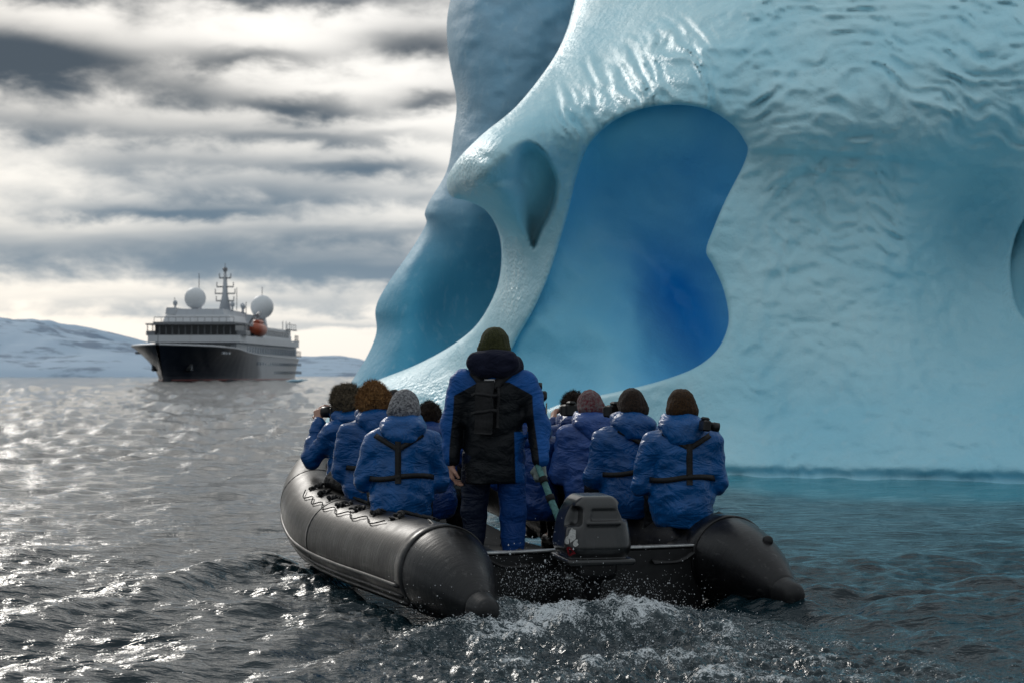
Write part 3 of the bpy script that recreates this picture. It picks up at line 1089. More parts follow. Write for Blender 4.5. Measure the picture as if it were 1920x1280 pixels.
# pale ice under the surface along the foot of the iceberg
footx = np.array([-60, -6.0, -3.9, -2.6, -1.1, 0.35, 2.0, 3.2, 4.9, 7.1, 9.5, 12, 60])
footy = np.array([40, 36, 35, 33.5, 31.5, 29.5, 27.0, 25.3, 24.6, 23.6, 23.2, 23.4, 24])
fy = np.interp(x, footx, footy) + 0.5 * vnoise(x * 0.5, y * 0.0 + 0.3, seed=44)
dist_ice = fy - y + 0.8 * fbm(x * 0.8, y * 0.35, octv=3, seed=46)
turq = sstep(-dist_ice, -5.2, -2.2) * sstep(x, -4.6, -2.8) * (x < 16) * (y < 60)
turq = np.clip(turq, 0, 1)

m_sea, nt, p = material('dark_sea_water')
P = nt.pos()
fo = nt.attr('foam')
q1 = nt.noise(nt.scale(P, (0.5, 1.25, 1)), 6.5, 4, 0.55)
q2 = nt.noise(nt.scale(P, (0.65, 1.2, 1)), 15.0, 3, 0.6)
q3 = nt.noise(P, 46.0, 3, 0.6)
hh = nt.m('ADD', q1, nt.m('ADD', nt.m('MULTIPLY', q2, 0.26), nt.m('MULTIPLY', q3, nt.m('ADD', 0.03, nt.m('MULTIPLY', fo, 0.16)))))
tq = nt.attr('turq')
nrm = nt.bump(hh, 0.65, 0.06)
# foam: torn strings and sparkling beads of air
fb = nt.noise(nt.scale(P, (1.0, 1.5, 1)), 7.0, 5, 0.65, 1.2)
string = nt.m('SUBTRACT', 1.0, nt.m('MULTIPLY', nt.m('ABSOLUTE', nt.m('SUBTRACT', fb, 0.5)), 9.0))
fs = nt.noise(P, 95.0, 3, 0.75)
beads = nt.m('ADD', nt.m('MULTIPLY', fs, 1.1), nt.m('MULTIPLY', string, 0.22))
fmask = nt.smooth(nt.m('ADD', nt.m('MULTIPLY', fo, 0.36), beads), 0.90, 1.08)
fmask = nt.m('MULTIPLY', fmask, nt.smooth(fo, 0.02, 0.2))
wc = nt.mix(tq, (0.006, 0.019, 0.026), (0.035, 0.25, 0.33))
wc = nt.mix(nt.m('MULTIPLY', fo, 0.35), wc, (0.035, 0.075, 0.085))
wc = nt.mix(fmask, wc, (0.68, 0.72, 0.74))
nt.put(p.inputs['Base Color'], wc)
nt.put(p.inputs['Roughness'], nt.m('ADD', nt.m('MULTIPLY', fmask, 0.45), 0.07))
p.inputs['IOR'].default_value = 1.333
nt.put(p.inputs['Normal'], nrm)
nr, nc = X.shape
I = np.arange(nr * nc).reshape(nr, nc)
Fq = np.stack([I[:-1, :-1], I[:-1, 1:], I[1:, 1:], I[1:, :-1]], -1).reshape(-1, 4)
sea = build('sea', np.stack([x, y, Z], 1), Fq, m_sea, None, True, {'foam': foam, 'turq': turq})
tag(sea, None, None, None, 'structure')
# ================================================================== inflatable boat
def rubber(name, base, rough, coat=0.0, wet=0.0):
    m, nt, p = material(name)
    O = nt.obj()
    n = nt.noise(O, 3.0, 5, 0.6)
    s = nt.noise(nt.scale(O, (9, 1.2, 9)), 3.0, 4, 0.65)          # scuffs along the tube
    c = nt.mix(nt.smooth(n, 0.4, 0.7), base, tuple(min(1, x * 1.5 + 0.006) for x in base))
    c = nt.mix(nt.m('MULTIPLY', nt.smooth(s, 0.56, 0.74), 0.30), c, (0.16, 0.155, 0.15))
    nt.put(p.inputs['Base Color'], c)
    nt.put(p.inputs['Roughness'], nt.m('ADD', nt.m('MULTIPLY', nt.smooth(n, 0.3, 0.7), 0.18), rough))
    f = nt.noise(O, 220, 2, 0.5)
    w = nt.noise(nt.scale(O, (1, 3.5, 1)), 9, 4, 0.6)
    nt.put(p.inputs['Normal'], nt.bump(nt.m('ADD', nt.m('MULTIPLY', f, 0.15), w), 0.22, 0.012))
    p.inputs['Specular IOR Level'].default_value = 0.32
    p.inputs['Coat Weight'].default_value = coat
    p.inputs['Coat Roughness'].default_value = 0.18
    return m


m_tube = rubber('dark_grey_rubberised_fabric', (0.009, 0.008, 0.007), 0.29, 0.0)
m_black = rubber('black_rubber', (0.009, 0.009, 0.010), 0.38, 0.1)
m_cone = rubber('black_stern_rubber', (0.004, 0.004, 0.005), 0.30, 0.1)


def plain(name, base, rough=0.5, metal=0.0, noise=0.25, scale=20, bump=0.0, coat=0.0):
    m, nt, p = material(name)
    O = nt.obj()
    n = nt.noise(O, scale, 4, 0.6)
    nt.put(p.inputs['Base Color'], nt.mix(nt.smooth(n, 0.35, 0.7), base, tuple(x * (1 - noise) for x in base)))
    p.inputs['Specular IOR Level'].default_value = 0.35
    nt.put(p.inputs['Roughness'], nt.m('ADD', nt.m('MULTIPLY', n, 0.2), rough - 0.1))
    p.inputs['Metallic'].default_value = metal
    p.inputs['Coat Weight'].default_value = coat
    if bump:
        nt.put(p.inputs['Normal'], nt.bump(n, bump, 0.01))
    return m


m_alu = plain('worn_aluminium', (0.55, 0.56, 0.56), 0.35, 0.9, 0.35, 30, 0.1)
m_floor = plain('dark_boat_floor', (0.05, 0.05, 0.052), 0.5, 0.0, 0.4, 12, 0.2)
m_trans = plain('black_transom_paint', (0.010, 0.010, 0.011), 0.4, 0, 0.4, 14, 0.15, 0.3)
m_rope = plain('black_webbing', (0.012, 0.012, 0.013), 0.75, 0, 0.4, 60, 0.4)

boat = empty('inflatable_boat', (BO[0], BO[1], 0), HEAD)
tag(boat, 'black rubber inflatable boat with cone-ended tubes, full of passengers', 'inflatable boat')
TR = 0.29                                                  # tube radius
side_path = [(-1.0, 0.78, .275), (-1.02, 1.5, .275), (-1.05, 2.3, .275), (-1.07, 3.0, .295), (-1.05, 3.6, .35), (-0.95, 4.25, .47), (-0.72, 4.8, .62), (-0.40, 5.2, .75)]
path = np.array(side_path + [(0, 5.36, .80)] + [(-p_[0], p_[1], p_[2]) for p_ in side_path[::-1]])
cpath = catmull(path, 9)
seg = 40


def frames(P):
    T = np.gradient(P, axis=0)
    T /= np.linalg.norm(T, axis=1)[:, None]
    upv = np.array([0, 0, 1.0]) - T * T[:, 2:3]
    upv /= np.linalg.norm(upv, axis=1)[:, None]
    out = np.cross(upv, T)                                  # towards port when running forwards on the port side
    return T, upv, out


T_, UP_, OUT_ = frames(cpath)
# OUT_ points to the outside of the U all the way round
if OUT_[0][0] > 0: OUT_ = -OUT_
th = np.linspace(0, 2 * np.pi, seg, endpoint=False)
rr = np.full(len(cpath), TR)
tv = cpath[:, None, :] + (np.cos(th)[None, :, None] * UP_[:, None, :] + np.sin(th)[None, :, None] * OUT_[:, None, :]) * rr[:, None, None]
nP = len(cpath)
tf = np.array([[i * seg + j, i * seg + (j + 1) % seg, (i + 1) * seg + (j + 1) % seg, (i + 1) * seg + j] for i in range(nP - 1) for j in range(seg)])
tube = build('buoyancy_tube', tv.reshape(-1, 3), tf, m_tube, boat)


def on_tube(i, ang, lift=0.0):
    """point on the tube at path sample i (float), angle from the top towards the outside (radians)"""
    i = np.clip(i, 0, nP - 1.001)
    k = int(i); f = i - k
    c = cpath[k] * (1 - f) + cpath[k + 1] * f
    u_ = UP_[k] * (1 - f) + UP_[k + 1] * f
    o_ = OUT_[k] * (1 - f) + OUT_[k + 1] * f
    n_ = math.cos(ang) * u_ + math.sin(ang) * o_
    return c + n_ * (TR + lift), n_


# stern cones with their turned caps
for s in (-1, 1):
    ys = np.linspace(0.80, 0.02, 22)
    t = (0.80 - ys) / 0.78
    rad = TR * (1 - t ** 1.75 * 0.70) - 0.001
    ctr = np.stack([np.full_like(ys, s * 1.0) + s * 0.01 * t, ys, 0.275 - 0.13 * t ** 1.3], 1)
    mb = MB().tube(ctr, rad, 40, cap=True)
    cone = mb.build('stern_cone', m_cone, boat, True)
    e = ctr[-1]
    capm = MB().tube([e + (0, 0.05, 0.004), e + (0, 0.01, 0), e + (0, -0.03, -0.003), e + (0, -0.10, -0.008), e + (0, -0.135, -0.01), e + (0, -0.15, -0.012)],
                     [0.094, 0.096, 0.085, 0.076, 0.058, 0.022], 28)
    capm.build('cone_cap', m_black, cone, True)
    # glued band over the joint
    yb = np.array([0.70, 0.70, 0.74, 0.80, 0.86, 0.90, 0.90])
    bb = MB().tube([(s * 1.0, y_, .275) for y_ in (0.72, 0.725, 0.80, 0.875, 0.88)], [TR - .004, TR + .003, TR + .0035, TR + .003, TR - .004], 40, cap=False)
    bb.build('joint_band', m_cone, boat, True)

# glued joints round the bow sections
for i_ in (26, 44, 63, 82, 100):
    v_, n_ = [], []
    bnd = MB()
    prof = []
    for jj, (da, lf) in enumerate(((-0.35, -.003), (-0.33, .002), (0.33, .002), (0.35, -.003))):
        ringp = [on_tube(i_ + da, a_, lf)[0] for a_ in np.linspace(0, 2 * np.pi, 36, endpoint=False)]
        prof.append(ringp)
    v_ = np.array(prof).reshape(-1, 3)
    f_ = [[a * 36 + b, a * 36 + (b + 1) % 36, (a + 1) * 36 + (b + 1) % 36, (a + 1) * 36 + b] for a in range(3) for b in range(36)]
    bnd.add(v_, f_)
    bnd.build('joint_band', m_cone, boat, True)

# rubbing strakes low on the outside: three parallel ribs on each side
for s in (0, 1):
    for ang, r_ in ((R(108), .016), (R(122), .012), (R(134), .014)):
        rng_i = np.linspace(1, nP / 2 - 1, 60) if s == 0 else np.linspace(nP / 2, nP - 2, 60)
        pts = [on_tube(i_, ang, 0.002)[0] for i_ in rng_i]
        MB().tube(pts, r_, 8).build('rubbing_strake', m_black, boat, True)

# webbing edge along the inner top, a little wavy, and the grab line with its patches outside
for s in (0, 1):
    idx_ = np.linspace(6, nP / 2 - 4, 90) if s == 0 else np.linspace(nP - 7, nP / 2 + 3, 90)
    mb = MB()
    pts, nr_ = [], []
    for q, i_ in enumerate(idx_):
        pp, nn = on_tube(i_, R(-24) + 0.05 * math.sin(q * 0.9) + 0.04 * math.sin(q * 2.3 + 1), 0.008 + 0.006 * abs(math.sin(q * 1.3)))
        pts.append(pp); nr_.append(nn)
    ribbon(mb, pts, nr_, 0.05, 0.014)
    mb.tube(pts, 0.014, 8)
    mb.build('lacing_strip', m_rope, boat, True)

handle_spots = [9, 13.5, 18, 22.5, 27, 31.5, 36]
rs_h = np.random.default_rng(5)
for s in (0, 1):
    rope_pts = []
    for hi_, i0 in enumerate(handle_spots):
        i_ = i0 if s == 0 else nP - 1 - i0
        # oval glued patch
        mbp = MB()
        ringv, cen = [], on_tube(i_, R(14), 0.008)[0]
        for a_ in np.linspace(0, 2 * np.pi, 20, endpoint=False):
            ringv.append(on_tube(i_ + 1.05 * math.cos(a_), R(14) + 0.20 * math.sin(a_), 0.003)[0])
        ringv.append(cen)
        mbp.add(ringv, [[20, (k_ + 1) % 20, k_] if s == 0 else [20, k_, (k_ + 1) % 20] for k_ in range(20)])
        patch = mbp.build('handle_patch', m_black, boat, True)
        # frayed webbing loop standing off the patch
        mbh = MB()
        for st_ in range(6):
            pts = []
            rs_len = rs_h.uniform(.6, 1.7)
            off_a, off_i, hgt = rs_h.uniform(-.16, .16), rs_h.uniform(-.5, .5), rs_h.uniform(.004, .022)
            for t_ in np.linspace(0, 1, 9):
                pts.append(on_tube(i_ + off_i + (t_ - .5) * rs_len, R(14) + off_a + 0.05 * math.sin(t_ * 4 + st_ * 1.7), 0.006 + hgt * math.sin(t_ * math.pi))[0])
            mbh.tube(pts, np.array([.004, .008, .011, .012, .012, .011, .009, .006, .003]) * rs_h.uniform(.7, 1.3), 6)
        mbh.build('grab_loop', m_rope, patch, True)
        rope_pts.append(on_tube(i_, R(30), 0.014)[0])
        if hi_ < len(handle_spots) - 1:
            i2 = (i0 + 2.25) if s == 0 else nP - 1 - (i0 + 2.25)
            rope_pts.append(on_tube(i2, R(40), 0.012)[0])
    MB().tube(catmull(rope_pts, 6), 0.0045, 6).build('grab_line', m_rope, boat, True)

# transom, its aluminium rail, side knees, floor boards
tmb = MB().box((-0.80, 0.74, -0.12), (0.80, 0.80, 0.37), 0.012)
trans = tmb.build('transom', m_trans, boat)
MB().box((-0.80, 0.73, 0.371), (0.80, 0.81, 0.386), 0.004).build('transom_rail', m_alu, trans)
for s in (-1, 1):
    MB().box((s * 0.55 - 0.02, 0.81, 0.05), (s * 0.55 + 0.02, 1.1, 0.32), 0.01).build('transom_knee', m_trans, boat)
# splash cloth running from the transom up on to each tube
for s in (-1, 1):
    us, vs_ = np.linspace(0, 1, 16), np.linspace(0, 1, 6)
    vv = []
    for a_ in us:
        for b_ in vs_:
            xx = s * (0.42 + 0.62 * a_)
            zz = 0.375 + 0.19 * sstep(a_, 0.1, 0.95) - 0.05 * math.sin(a_ * math.pi) - 0.10 * (1 - b_) * (1 - a_ * .75)
            yy = 0.69 + 0.24 * b_ + 0.05 * a_
            vv.append((xx, yy, zz + 0.012 * math.sin(a_ * 11 + b_ * 3)))
    ff = [[i_ * 6 + j_, (i_ + 1) * 6 + j_, (i_ + 1) * 6 + j_ + 1, i_ * 6 + j_ + 1] for i_ in range(15) for j_ in range(5)]
    o_ = build('splash_cloth', vv, np.array(ff), m_black, boat)
    md = o_.modifiers.new('thickness', 'SOLIDIFY'); md.thickness = 0.012
fl = MB()
for k_ in range(5):
    y0_ = 0.82 + k_ * 0.78
    hw = 0.76 if k_ < 4 else 0.62
    MB().box((-hw, y0_, 0.06), (hw, y0_ + 0.765, 0.11), 0.008).build('floor_board', m_floor, boat)
# keel hull below
kv, kf = [], []
for j_, (y_, hw, zb) in enumerate(((0.76, .8, -.14), (2, .82, -.15), (3.4, .74, -.10), (4.3, .5, .10), (4.9, .2, .35))):
    kv += [(-hw, y_, zb + .16), (0, y_, zb), (hw, y_, zb + .16)]
for j_ in range(4):
    kf += [[j_ * 3, (j_ + 1) * 3, (j_ + 1) * 3 + 1, j_ * 3 + 1], [j_ * 3 + 1, (j_ + 1) * 3 + 1, (j_ + 1) * 3 + 2, j_ * 3 + 2]]
build('keel_skin', np.array(kv, float), np.array(kf), m_black, boat)

# ------------------------------------------------------------------ outboard motor
m_cowl, nt, p = material('black_cowling_paint')
O = nt.obj()
sc_ = nt.noise(nt.scale(O, (30, 30, 6)), 2.0, 5, 0.65)
dr = nt.voronoi(O, 75)
nt.put(p.inputs['Base Color'], nt.mix(nt.m('MULTIPLY', nt.smooth(sc_, 0.56, 0.72), 0.5), (0.009, 0.010, 0.011), (0.035, 0.037, 0.040)))
nt.put(p.inputs['Roughness'], nt.m('ADD', nt.m('MULTIPLY', sc_, 0.25), 0.22))
p.inputs['Coat Weight'].default_value = 0.5
p.inputs['Coat Roughness'].default_value = 0.15
nt.put(p.inputs['Normal'], nt.bump(nt.smooth(dr, 0.0, 0.22), 0.25, 0.004))
m_decal = plain('scuffed_white_decal', (0.55, 0.55, 0.53), 0.5, 0, 0.5, 70)
m_decal_red = plain('scuffed_red_decal', (0.28, 0.02, 0.03), 0.5, 0, 0.5, 70)
m_teal = plain('weathered_teal_grip', (0.10, 0.26, 0.25), 0.6, 0, 0.5, 40, 0.3)

mloc = at(1110, 1047, 10.72)
mbx, mby = to_boat(mloc[0], mloc[1])
motor = empty('outboard_motor', (mloc[0], mloc[1], float(mloc[2])), HEAD * 0.55)
tag(motor, 'black outboard motor with scuffed decal, clamped to the boat stern', 'outboard motor')
F_ = Field((-.34, -.42, -.08), (.34, .46, .50), 0.009)
F_.rbox((0, 0.02, 0.17), (0.205, 0.27, 0.185), 0.12, 0.02)
F_.rbox((0.0, 0.0, 0.31), (0.165, 0.235, 0.095), 0.08, 0.06)
F_.rbox((0, 0.02, 0.005), (0.215, 0.285, 0.02), 0.018, 0.012)           # rim at the base of the cowling
F_.rbox((0.03, -0.275, 0.292), (0.10, 0.045, 0.040), 0.02, 0.015, cut=True)   # grip recess at the back
F_.rbox((-0.165, -0.17, 0.28), (0.045, 0.085, 0.055), 0.03, 0.03, cut=True)    # air scoop at the side
F_.rbox((0.165, -0.12, 0.30), (0.03, 0.10, 0.045), 0.02, 0.03, cut=True)
F_.rbox((0.02, -0.262, 0.245), (0.115, 0.012, 0.012), 0.01, 0.012)
v_, q_ = F_.mesh()
kz = 1 - 0.20 * sstep(v_[:, 2], 0.03, 0.42) + 0.05 * sstep(v_[:, 2], 0.0, 0.10)
v_[:, 0] *= kz
v_[:, 1] *= kz
cowl = build('cowling', v_, q_, m_cowl, motor)
G_ = Field((-.22, -.30, -.95), (.22, .40, .06), 0.013)
G_.rbox((0, 0.04, -0.05), (0.13, 0.20, 0.07), 0.05, 0.03)
G_.cap((0, 0.02, -0.1), (0, 0.05, -0.75), 0.085, 0.055, 0.04, sc=(1.35, 0.8, 1))
G_.rbox((0, 0.02, -0.66), (0.10, 0.17, 0.012), 0.01, 0.02)
G_.cap((0, 0.14, -0.80), (0, -0.14, -0.80), 0.05, 0.04, 0.03)
v_, q_ = G_.mesh()
build('motor_leg', v_, q_, m_cone, motor)
br = MB().box((-.12, .20, -.16), (-.07, .36, .04), .01).box((.07, .20, -.16), (.12, .36, .04), .01).box((-.12, .30, -.06), (.12, .36, .0), .01)
br.build('clamp_bracket', m_alu, motor)
# scuffed decal on the side and back corner: irregular flakes lying on the cowling
for (mat_, flakes) in ((m_decal, [(-.20, -.15, .165, .05, .05), (-.20, -.10, .135, .045, .03), (-.195, -.18, .125, .03, .025)]), (m_decal_red, [(-.20, -.13, .07, .06, .03)])):
    for (fx, fy_, fz, w_, h2_) in flakes:
        nn_ = 11
        rim = []
        for a_ in np.linspace(0, 2 * np.pi, nn_, endpoint=False):
            k_ = rs_h.uniform(0.6, 1.1)
            q0 = (-0.40, fy_ - 0.25 + math.cos(a_) * w_ * k_ * .6, fz + math.sin(a_) * h2_ * k_)
            q1 = (0.05, fy_ + 0.13 + math.cos(a_) * w_ * k_, fz + math.sin(a_) * h2_ * k_)
            pp, nn2 = F_.trace(q0, q1, 200)
            kk_ = float(1 - 0.20 * sstep(pp[2], 0.03, 0.42) + 0.05 * sstep(pp[2], 0.0, 0.10))
            rim.append(pp * (kk_, kk_, 1) + nn2 * 0.005)
        rim = np.array(rim)
        mbd = MB()
        mbd.add(np.vstack([rim, rim.mean(0) + (rim.mean(0) - rim.mean(0))]), [[nn_, (k_ + 1) % nn_, k_] for k_ in range(nn_)])
        mbd.build('decal', mat_, cowl, True)
# tiller with its extension, ending in the helmsman's glove
hand_w = at(1017, 892, 11.12)
tip_w = hand_w + np.array([-0.03, 0.02, 0.07])
base_w = at(1052, 985, 10.95)
mw = np.array([mloc[0], mloc[1], mloc[2]])
ca, sa = math.cos(-HEAD * .55), math.sin(-HEAD * .55)


def to_motor(P):
    q = np.asarray(P) - mw
    return np.array([q[0] * ca - q[1] * sa, q[0] * sa + q[1] * ca, q[2]])


pts = np.array([to_motor(base_w + (0.04, -0.06, -0.16)), to_motor(base_w), to_motor((base_w + tip_w) / 2), to_motor(tip_w)])
tl = MB().tube(catmull(pts, 6), np.linspace(0.026, 0.020, 19), 12)
tiller = tl.build('tiller', m_teal, motor, True)
for f_ in (0.45, 0.75):
    c0 = to_motor(base_w * (1 - f_) + tip_w * f_)
    dv = to_motor(tip_w) - to_motor(base_w)
    dv /= np.linalg.norm(dv)
    MB().tube([c0 - dv * .02, c0 + dv * .02], 0.029, 12).build('tiller_collar', m_rope, tiller, True)

# ------------------------------------------------------------------ paddle stowed on the starboard tube
pa = at(1440, 1013, 11.05)
pb = at(1300, 985, 12.6)
paddle = empty('stowed_paddle', pa)
tag(paddle, 'black stowed paddle lying on the starboard tube beside the rearmost passenger', 'paddle')
dv = pb - pa
MB().tube(catmull([(0, 0, 0), dv * .3 + (0, 0, .004), dv * .7, dv], 5), 0.020, 10).build('shaft', m_rope, paddle, True)
MB().tube([(-dv * .012) / 1, dv * 0.0, dv * .028], [0.028, 0.036, 0.028], 12).build('grip_knob', m_black, paddle, True)
nb = dv / np.linalg.norm(dv)
bl = MB().box((-.09, -.25, -.012), (.09, .25, .012), .01)
ob = bl.build('blade', m_rope, paddle)
ob.location = tuple(dv + nb * 0.22)
ob.rotation_euler = (0, 0, HEAD)
# ================================================================== people
def cloth(name, base, dark=None, rough=0.31, sheen=0.0, scale=1.0, panel=False, crinkle=0.33, spec=0.36):
    m, nt, p = material(name)
    O = nt.obj()
    n = nt.noise(O, 6 * scale, 4, 0.6)
    c = nt.mix(nt.smooth(n, 0.35, 0.7), base, tuple(x * 0.72 for x in base))
    if panel:
        k = nt.smooth(nt.attr('panel'), -0.004, 0.004)
        c = nt.mix(k, c, dark)
    nt.put(p.inputs['Base Color'], c)
    p.inputs['Roughness'].default_value = rough
    p.inputs['Specular IOR Level'].default_value = spec
    p.inputs['Sheen Weight'].default_value = sheen
    w1_ = nt.noise(nt.scale(O, (6, 6, 12)), 1.0, 3, 0.5, 0.9)
    w2_ = nt.noise(nt.scale(O, (34, 34, 44)), 1.0, 3, 0.6, 0.6)
    cr_ = nt.noise(nt.scale(O, (4.0, 4.0, 7.5)), 1.0, 3, 0.55, 1.6)
    rid = nt.m('MULTIPLY', nt.m('ABSOLUTE', nt.m('SUBTRACT', cr_, 0.5)), 3.2)
    w1_ = nt.m('ADD', w1_, rid)
    hh_ = nt.m('ADD', w1_, nt.m('MULTIPLY', w2_, 0.22))
    nt.put(p.inputs['Normal'], nt.bump(hh_, crinkle, 0.035))
    return m


def knit(name, a, b, scale=90):
    m, nt, p = material(name)
    O = nt.obj()
    n = nt.noise(O, scale, 4, 0.7)
    n2 = nt.noise(O, 14, 3, 0.5)
    c = nt.mix(nt.smooth(n, 0.40, 0.62), a, b)
    c = nt.mix(nt.m('MULTIPLY', nt.smooth(n2, 0.4, 0.7), 0.4), c, tuple(x * 0.5 for x in a))
    nt.put(p.inputs['Base Color'], c)
    p.inputs['Roughness'].default_value = 0.9
    p.inputs['Specular IOR Level'].default_value = 0.2
    p.inputs['Sheen Weight'].default_value = 0.08
    nt.put(p.inputs['Normal'], nt.bump(n, 0.8, 0.012))
    return m


m_skin, nt, p = material('skin')
O = nt.obj()
nt.put(p.inputs['Base Color'], nt.mix(nt.noise(O, 25, 3), (0.42, 0.22, 0.16), (0.52, 0.30, 0.22)))
p.inputs['Roughness'].default_value = 0.5
p.inputs['Subsurface Weight'].default_value = 0.0
m_strap = plain('black_harness_webbing', (0.010, 0.010, 0.012), 0.6, 0, 0.3, 60, 0.3)
m_trouser = cloth('black_trousers', (0.006, 0.006, 0.008), rough=0.6, spec=.2)
m_boot = plain('black_rubber_boot', (0.010, 0.010, 0.010), 0.4)
m_cam = plain('black_camera_body', (0.012, 0.012, 0.013), 0.35, 0, 0.3, 50)
m_glass, nt, p = material('lens_glass')
n_ = nt.noise(nt.obj(), 8, 2)
nt.put(p.inputs['Base Color'], nt.mix(n_, (0.01, 0.012, 0.02), (0.02, 0.02, 0.035)))
p.inputs['Roughness'].default_value = 0.08
m_glove = plain('grey_green_work_glove', (0.30, 0.36, 0.34), 0.7, 0, 0.4, 40, 0.4)
m_hood_dark = cloth('navy_fleece_hood', (0.010, 0.012, 0.030), rough=0.85, sheen=0.05, spec=.15)


def unit(v):
    v = np.array(v, float)
    return v / (np.linalg.norm(v) + 1e-9)


def hand_mesh(wrist, fwd, palm, side, curl=0.5, fat=1.0):
    """five-fingered hand; fwd = towards the knuckles, palm = palm normal, side = +1 thumb on cross(fwd, palm)"""
    f, n = unit(fwd), unit(palm)
    n = unit(n - f * np.dot(n, f))
    s = np.cross(f, n) * side
    W_ = np.array(wrist, float)
    Fd = Field(W_ - 0.19, W_ + 0.19, 0.0058)
    Fd.cap(W_ - f * 0.05, W_ + f * 0.01, 0.027 * fat, 0.026 * fat, 0.01)
    for i, (o, ln) in enumerate(((0.030, .078), (0.010, .082), (-0.010, .078), (-0.028, .062))):
        k0 = W_ + f * 0.088 + s * o
        Fd.cap(W_ + s * o * 0.6, k0, 0.017 * fat, 0.0135 * fat, 0.012)
        a1 = curl * 1.1 + 0.06 * i
        d1 = f * math.cos(a1) + n * math.sin(a1)
        k1 = k0 + d1 * ln * 0.52
        a2 = a1 + curl * 1.3
        d2 = f * math.cos(a2) + n * math.sin(a2)
        k2 = k1 + d2 * ln * 0.34
        a3 = a2 + curl * 0.8
        d3 = f * math.cos(a3) + n * math.sin(a3)
        Fd.cap(k0, k1, 0.0112 * fat, 0.0100 * fat, 0.004)
        Fd.cap(k1, k2, 0.0100 * fat, 0.0090 * fat, 0.004)
        Fd.cap(k2, k2 + d3 * ln * 0.22, 0.0090 * fat, 0.0075 * fat, 0.004)
    t0 = W_ + f * 0.025 + s * 0.026
    t1 = t0 + unit(f * 0.7 + s * 0.75 + n * 0.4) * 0.042
    t2 = t1 + unit(f * 0.85 + s * (0.30 - curl * .5) + n * (0.25 + curl * .5)) * 0.036
    Fd.cap(t0, t1, 0.0165 * fat, 0.0125 * fat, 0.008)
    Fd.cap(t1, t2, 0.0120 * fat, 0.0090 * fat, 0.004)
    return Fd.mesh()


def head_field(F, H, yaw, pitch=0.0):
    c, s = math.cos(yaw), math.sin(yaw)

    def w(x, y, z):
        y, z = y * math.cos(pitch) - z * math.sin(pitch), y * math.sin(pitch) + z * math.cos(pitch)
        return np.array(H) + (x * c - y * s, x * s + y * c, z)
    F.ell(w(0, -0.008, 0.025), (0.076, 0.098, 0.098), 0.03, yaw=yaw)
    F.cap(w(0, 0.055, -0.02), w(0, 0.058, -0.085), 0.060, 0.036, 0.035)       # face and chin
    F.cap(w(0, 0.098, 0.018), w(0, 0.122, -0.022), 0.010, 0.014, 0.012)       # nose
    F.cap(w(-0.032, 0.094, 0.036), w(0.032, 0.094, 0.036), 0.011, 0.011, 0.015)   # brow
    for e in (-1, 1):
        F.ell(w(e * 0.03, 0.112, 0.016), (0.014, 0.012, 0.009), 0.008, cut=True, yaw=yaw)
        F.ell(w(e * 0.079, -0.002, 0.0), (0.010, 0.021, 0.033), 0.007, yaw=yaw)       # ears
    F.ell(w(0, 0.108, -0.050), (0.022, 0.012, 0.004), 0.006, cut=True, yaw=yaw)       # mouth
    return w


